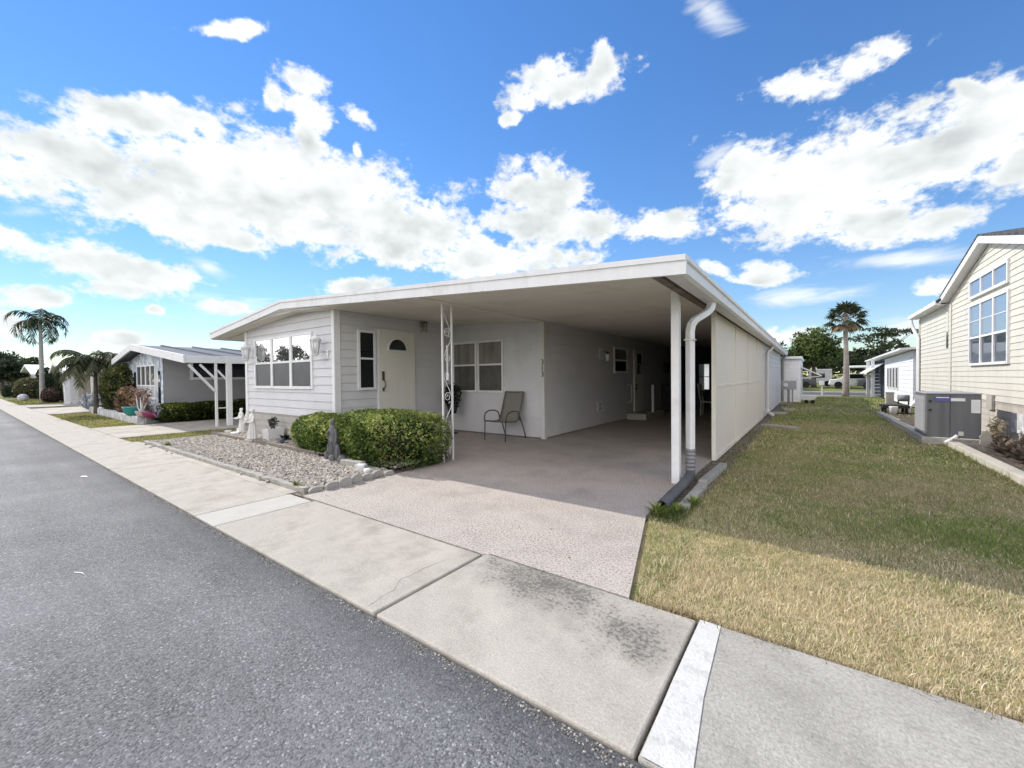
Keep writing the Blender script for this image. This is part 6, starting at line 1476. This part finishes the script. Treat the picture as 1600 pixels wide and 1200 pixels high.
for i, (cx, cy, s, lb) in enumerate(((-19.9, 3.95, .75, 'tall coppery red rosette plant left of the teal bowl'), (-19.3, 4.0, .62, 'shorter coppery red rosette plant directly behind the teal bowl'), (-20.6, 4.0, .7, 'coppery red rosette plant at the left end of the group'))):
    ground_plant('red_bromeliad', (cx, cy, .2), .1, 60, s, RED, lb, group='coppery plants in the stone planter', aspect=.16)
SC_ = thing('succulent', (-18.0, 3.8, .25), 'spindly grey-stemmed succulent with red-tipped leaves above the pink pot', 'plant')
m = MB()
for p in ([(-18.05, 3.72, .3), (-18.2, 3.74, .6), (-18.35, 3.76, .85)], [(-18.05, 3.72, .3), (-17.95, 3.74, .7), (-17.8, 3.76, .95)], [(-18.05, 3.72, .3), (-17.7, 3.72, .5), (-17.5, 3.74, .72)], [(-18.05, 3.72, .3), (-18.4, 3.7, .5), (-18.6, 3.7, .92)]): m.tube(p, [.03, .024, .014], 6)
m.build('stem', M['stonewall'], SC_); V = np.concatenate([np.array(c) + rng.normal(size=(26, 3)) * .085 for c in ((-18.37, 3.76, .95), (-17.78, 3.76, 1.02), (-17.48, 3.74, .78), (-18.62, 3.7, 1.0))])
faces_mesh('leaves', leaf_quads(V, .16, aspect=.35), pal([(.24, .09, .08), (.3, .2, .16), (.2, .22, .18)], rng.random(len(V))), M['leaf'], SC_)
sg = ground_plant('silver_plant', (-17.6, 4.0, .16), .1, 70, .55, [(.4, .42, .48), (.55, .57, .63)], 'silvery white spiky plant before the pale stone front', aspect=.10)
clipped('low_hedge', (-18.6, 5.4, 0), 'low yellow-green hedge along the grey neighbouring side wall', 'hedge', [((-17.75, 4.6, .30), (.55, .6, .32), .35), ((-18.0, 5.7, .30), (.45, .9, .32), .35), ((-18.2, 7.0, .32), (.45, 1.0, .33), .30)], 6500, .085, [(.02, .03, .01), (.05, .08, .015), (.14, .17, .03), (.33, .33, .10)], e=2.6)
# parasol-crowned small tree and the bushes behind it
SMALLPALM()
clipped('tall_bush', (-22.3, 4.2, 0), 'tall olive-green bush with reddish leaves beside the stone front', 'bush', [((-23.5, 4.15, 1.0), (1.6, .5, 1.05), 1.0)], 5000, .15, [(.03, .04, .015), (.07, .09, .025), (.13, .13, .04), (.26, .13, .07)], e=2.2, deep=.5)
clipped('red_bush', (-21.6, 3.9, 0), 'russet leafy bush at the foot of the olive bush', 'bush', [((-21.2, 3.98, .62), (1.1, .3, .55), 1.0)], 2200, .16, [(.05, .04, .02), (.16, .11, .06), (.32, .19, .13), (.12, .13, .05)], e=2.0, deep=.5)
ground_plant('silver_plant', (-27.2, 3.75, .1), .1, 110, 1.0, [(.35, .38, .42), (.55, .58, .62), (.1, .12, .12)], 'big silvery spiky plant behind the small tree trunk', aspect=.10)
UB = thing('wheeled_bin', (-30.2, 4.3, 0), 'grey wheeled bin beside the cream far house drive', 'bin')
m = MB().hexa([(-30.45, 4.1, .08), (-29.95, 4.1, .08), (-29.95, 4.6, .08), (-30.45, 4.6, .08), (-30.55, 4.0, .62), (-29.85, 4.0, .62), (-29.85, 4.7, .62), (-30.55, 4.7, .62)]); m.build('body', M['ac'], UB)
m = MB().hexa([(-30.6, 3.95, .62), (-29.8, 3.95, .62), (-29.8, 4.75, .62), (-30.6, 4.75, .62), (-30.5, 4.0, .72), (-29.9, 4.0, .72), (-29.9, 4.7, .72), (-30.5, 4.7, .72)]); m.build('lid', M['ac_side'], UB)
for xx in (-30.4, -30.0): m = MB().tube([(xx - .03, 4.6, .09), (xx + .03, 4.6, .09)], .09, 10); m.build('wheel', M['tyre'], UB)
# second house along the street
H2 = thing('cream_gable_house', (-39, 4.8, 0), 'pale cream gabled house with garage bay beyond the small tree', 'house')
HF = Plane((-42.4, 4.6), (1, 0), (0, -1))
m = MB(); m.lap(HF, [(0, 0), (2.6, 0), (2.6, 2.0), (1.3, 2.4), (0, 2.1)], .22); m.lap(Plane((-39.8, 4.6), (0, 1), (1, 0)), [(0, 0), (14, 0), (14, 2.0), (0, 2.0)], .22); m.build('wall', M['siding_white'], H2)
m = MB().prism([(-43.2, 2.05), (-41.4, 2.62), (-37.0, 2.0), (-37.0, 2.08), (-41.4, 2.72), (-43.2, 2.14)], lambda a, b, t: (a, t, b), 4.1, 19); m.build('roof', M['roof_metal'], H2)
m = MB(); m.hexa([(-43.25, 4.02, 1.98), (-41.4, 4.02, 2.54), (-41.4, 4.09, 2.54), (-43.25, 4.09, 1.98), (-43.25, 4.02, 2.15), (-41.4, 4.02, 2.74), (-41.4, 4.09, 2.74), (-43.25, 4.09, 2.15)]); m.hexa([(-41.398, 4.02, 2.54), (-36.95, 4.02, 1.9), (-36.95, 4.09, 1.9), (-41.398, 4.09, 2.54), (-41.398, 4.02, 2.74), (-36.95, 4.02, 2.1), (-36.95, 4.09, 2.1), (-41.398, 4.09, 2.74)]); m.build('barge_board', M['trim'], H2)
m = MB(); m.wbox(Plane((-39.8, 4.6), (0, 1), (1, 0)), .4, 2.6, 0, 1.85, .01, .04); m.build('garage_door', M['skirt_cream'], H2)
for q0, q1 in ((.55, 1.0), (1.5, 1.95)): m = MB(); m.wbox(HF, q0, q1, .9, 1.75, .0, .03); m.build('window', M['glass_half'], H2)
m = MB(); m.bar([(-37.2, 4.2, 0), (-37.2, 4.2, 1.95)], .22); m.build('porch_post', M['trim'], H2)
H3 = thing('cream_porch_house', (-31.5, 6, 0), 'cream house with low white porch roof behind the flat-crowned tree', 'house')
m = MB(); m.lap(Plane((-35.5, 6.2), (1, 0), (0, -1)), [(0, 0), (6.5, 0), (6.5, 2.3), (0, 2.3)], .22); m.lap(Plane((-29, 6.2), (0, 1), (1, 0)), [(0, 0), (12, 0), (12, 2.3), (0, 2.3)], .22); m.build('wall', M['siding_cream'], H3)
m = MB().hexa([(-36, 4.9, 2.2), (-27.2, 4.9, 2.2), (-27.2, 18, 2.35), (-36, 18, 2.35), (-36, 4.9, 2.42), (-27.2, 4.9, 2.42), (-27.2, 18, 2.62), (-36, 18, 2.62)]); m.build('roof', M['trim'], H3)
for xx in (-35.6, -32.6, -29.6, -27.5): m = MB().bar([(xx, 5.1, 0), (xx, 5.1, 2.2)], .16); m.build('porch_post', M['trim'], H3)
window(H3, Plane((-35.5, 6.2), (1, 0), (0, -1)), 1.2, 2.6, .9, 1.9, ['glass_dark'], fw=.08); window(H3, Plane((-35.5, 6.2), (1, 0), (0, -1)), 4.0, 5.4, .9, 1.9, ['glass_dark'], fw=.08)
# clipped column, round bush and rock near the tall palm
clipped('column_hedge', (-48.6, 4.5, 0), 'dark tall square hedge just left of the pale palm trunk', 'hedge', [((-49.3, 4.55, 1.2), (1.5, .55, 1.25), 1.0)], 3400, .18, DK, e=5)
clipped('column_hedge', (-44.6, 4.9, 0), 'dark tall square hedge just right of the pale palm trunk', 'hedge', [((-44.6, 5.0, 1.15), (1.0, .5, 1.2), 1.0)], 2600, .18, DK, e=5)
clipped('round_bush', (-55.5, 3.9, 0), 'broad rounded brown-green bush at the far left pavement', 'bush', [((-55.3, 4.0, .75), (2.6, .9, .95), 1.0)], 3600, .20, [(.05, .045, .02), (.12, .115, .05), (.2, .19, .09)], e=2.2)
clipped('round_bush', (-61, 3.9, 0), 'small dark bush at the far left end of the street', 'bush', [((-62, 3.6, .5), (1.8, .8, .7), 1.0)], 1800, .22, DK, e=2.2)
clipped('low_bush', (-43, 3.7, 0), 'low dark red bush right of the tall palm foot', 'bush', [((-43.0, 4.05, .45), (1.3, .4, .5), 1.0)], 1800, .15, [(.03, .02, .02), (.1, .06, .05), (.2, .14, .1)], e=2.2)
tag(MB().ball((-48.2, 3.15, .2), (.45, .3, .30), 12, 8).build('boulder', M['stonewall'], at=(-48.2, 3.15, 0)), 'white boulder on the verge before the round bush', 'boulder')
H4 = thing('far_white_house', (-70, 7, 0), 'distant white-roofed house at the far left end of the street', 'house')
m = MB(); m.lap(Plane((-84, 6), (1, 0), (0, -1)), [(0, 0), (13, 0), (13, 2.2), (0, 2.2)], .22); m.lap(Plane((-71, 6), (0, 1), (1, 0)), [(0, 0), (14, 0), (14, 2.2), (0, 2.2)], .22); m.build('wall', M['panel_grey'], H4)
m = MB().prism([(-85, 2.1), (-77, 3.3), (-69.5, 2.1), (-69.5, 2.3), (-77, 3.5), (-85, 2.3)], lambda a, b, t: (a, t, b), 5.2, 21); m.build('roof', M['blindwhite'], H4)
m = MB(); m.wbox(Plane((-71, 6), (0, 1), (1, 0)), 2, 5, .6, 1.9, .0, .05); m.build('garage_opening', M['black'], H4)
for i, (x, y, h, r) in enumerate(((-84, 4.6, 4.3, 2.6), (-92, 6.6, 4.8, 3.0), (-96, 4.3, 5.6, 3.4), (-110, 5.5, 6.0, 3.8), (-104, 7.4, 4.6, 2.4), (-128, 6.0, 7.2, 4.6))):
    tree('broad_tree', (x, y, 0), h, (r, r * .8, h * .42), 1500, .6, DK, ('nearest dark tree above the distant white-roofed house', 'dark distant tree second in the line at the far left', 'dark tree standing behind the distant white roof', 'very distant dark tree low at the street end', 'tall dark distant tree topping the far left tree line', 'farthest dark tree at the left horizon')[i], 'dark trees closing the street', trunk_r=.3)

# ------------------------------------------------------------------ vehicles and verge across the back street
def vehicle(name, x, y, L, H, wd, paint, label, kind='car'):
    T = thing(name, (x, y, 0), label, kind, 'vehicles parked across the back street')
    if kind == 'camper':
        m = MB().prism([(0, .4), (L, .4), (L, H), (L * .12, H), (0, H * .72)], lambda a, b, t: (x - L / 2 + a, y + t, b), -wd / 2, wd / 2)
    else:
        m = MB().prism([(0, .32), (L, .32), (L, .8), (L * .95, .92), (L * .78, .95), (L * .68, H), (L * .36, H), (L * .24, .95), (L * .03, .85)], lambda a, b, t: (x - L / 2 + a, y + t, b), -wd / 2, wd / 2)
    m.build('body', M[paint], T, bevel=.06)
    if kind == 'camper': m = MB().box(x - L * .2, x + L * .2, y - wd / 2 - .02, y - wd / 2 + .01, H * .5, H * .75)
    else: m = MB().prism([(L * .28, .96), (L * .74, .96), (L * .66, H - .08), (L * .38, H - .08)], lambda a, b, t: (x - L / 2 + a, y + t, b), -wd / 2 - .015, -wd / 2 + .02)
    m.build('window', M['glass_dark'], T)
    for s in (.2, .8): m = MB().tube([(x - L / 2 + L * s, y - wd / 2 - .02, .33), (x - L / 2 + L * s, y - wd / 2 + .2, .33)], .33, 14); m.build('wheel', M['tyre'], T)
vehicle('camper_van', .8, 60, 2.2, 2.0, 1.8, 'carpaint', 'white camper parked left of the palm trunk across the street', 'camper')
vehicle('parked_car', 3.4, 54, 4.0, 1.45, 1.7, 'carpaint', 'white car parked just behind the palm trunk across the street')
vehicle('parked_car', 5.3, 50, 3.9, 1.5, 1.7, 'cardark', 'dark car parked beside the far white house porch')
vehicle('parked_car', -1.6, 53, 3.8, 1.4, 1.7, 'cardark', 'dark car parked under the large green tree')
CP = thing('carport_canopy', (4.6, 51.5, 0), 'thin white flat carport canopy over the dark car beyond the palm', 'canopy')
m = MB().box(2.6, 8.4, 49, 55, 2.0, 2.18); m.build('canopy_roof', M['blindwhite'], CP)
for xx, yy in ((2.8, 49.2), (8.2, 49.2), (2.8, 54.8), (8.2, 54.8)): m = MB().bar([(xx, yy, 0), (xx, yy, 2.0)], .12); m.build('post', M['trim'], CP)
SG = thing('mailbox', (.9, 33.6, 0), 'white mailbox post at the near edge of the back street', 'mailbox')
m = MB().bar([(.55, 33.9, 0), (.55, 33.9, .7)], .09); m.build('post', M['trim'], SG)
m = MB().box(.42, .68, 33.65, 34.1, .7, .92); m.build('box', M['trim'], SG, bevel=.02)

BH = thing('white_bungalow', (-9, 45, 0), 'plain white bungalow across the back street seen through the carport end window', 'house')
m = MB(); m.lap(Plane((-15, 45), (1, 0), (0, -1)), [(0, 0), (11, 0), (11, 2.7), (0, 2.7)], .2); m.build('wall', M['siding_white'], BH)
m = MB().prism([(44.5, 2.7), (48, 3.6), (51.5, 2.7), (51.5, 2.8), (48, 3.75), (44.5, 2.8)], lambda a, b, t: (t, a, b), -15.4, -3.6); m.build('roof', M['roof_metal'], BH)
# ------------------------------------------------------------------ the other side of the street, seen only in the panes
tree('street_tree', (-47.5, -10, 0), 5.6, (3.0, 2.4, 2.2), 2200, .26, DK, 'dark street tree mirrored in the left panes of the triple window', 'trees across the street', trunk_r=.2)
tree('street_tree', (-41.5, -11, 0), 4.9, (1.7, 1.7, 1.7), 1800, .26, DK, 'dark street tree mirrored in the middle pane of the triple window', 'trees across the street', trunk_r=.18)
OH = thing('opposite_house', (-24, -10, 0), 'low white house across the street mirrored in the window panes', 'house')
m = MB(); m.lap(Plane((-16, -10), (-1, 0), (0, 1)), [(0, 0), (9, 0), (9, 2.3), (0, 2.3)], .2); m.build('wall', M['siding_white'], OH)
m = MB().prism([(-25.8, 2.3), (-20.5, 3.0), (-15.2, 2.3), (-15.2, 2.4), (-20.5, 3.12), (-25.8, 2.4)], lambda a, b, t: (a, t, b), -18, -9.4); m.build('roof', M['roof_metal'], OH)

# ------------------------------------------------------------------ a far wood closing the view, one mass
def wood(p0, p1, n, h, depth, size):
    t = rng.random(n); P = np.stack([p0[0] + (p1[0] - p0[0]) * t, p0[1] + (p1[1] - p0[1]) * t, np.zeros(n)], 1)
    nx, ny = -(p1[1] - p0[1]), p1[0] - p0[0]; L = math.hypot(nx, ny); o = rng.uniform(0, depth, n); P[:, 0] += nx / L * o; P[:, 1] += ny / L * o
    top = h * (.62 + .22 * tri_noise(P * np.array([1, 1, 0]), .16, 31) + .14 * tri_noise(P * np.array([1, 1, 0]), .55, 32))
    P[:, 2] = np.maximum(top, .8) * rng.random(n) ** .55
    return P, size
A = [wood((-75, 78), (60, 78), 9000, 5.0, 6, .6)[0], wood((-190, -10), (-150, 90), 6000, 4.6, 8, .9)[0], wood((60, 40), (60, 80), 2500, 5.5, 6, .6)[0]]
P = np.concatenate(A); S_ = np.concatenate([np.full(9000, .62), np.full(6000, 1.0), np.full(2500, .62)])
V = leaf_quads(P, 1.0, aspect=.6); V = P[:, None] + (V - P[:, None]) * S_[:, None, None]
tag(faces_mesh('far_wood', V, pal(DK, rng.random(len(P))) * rng.uniform(.8, 1.6, (len(P), 1)), M['leaf'], at=(0, 0, 0)), kind='stuff')
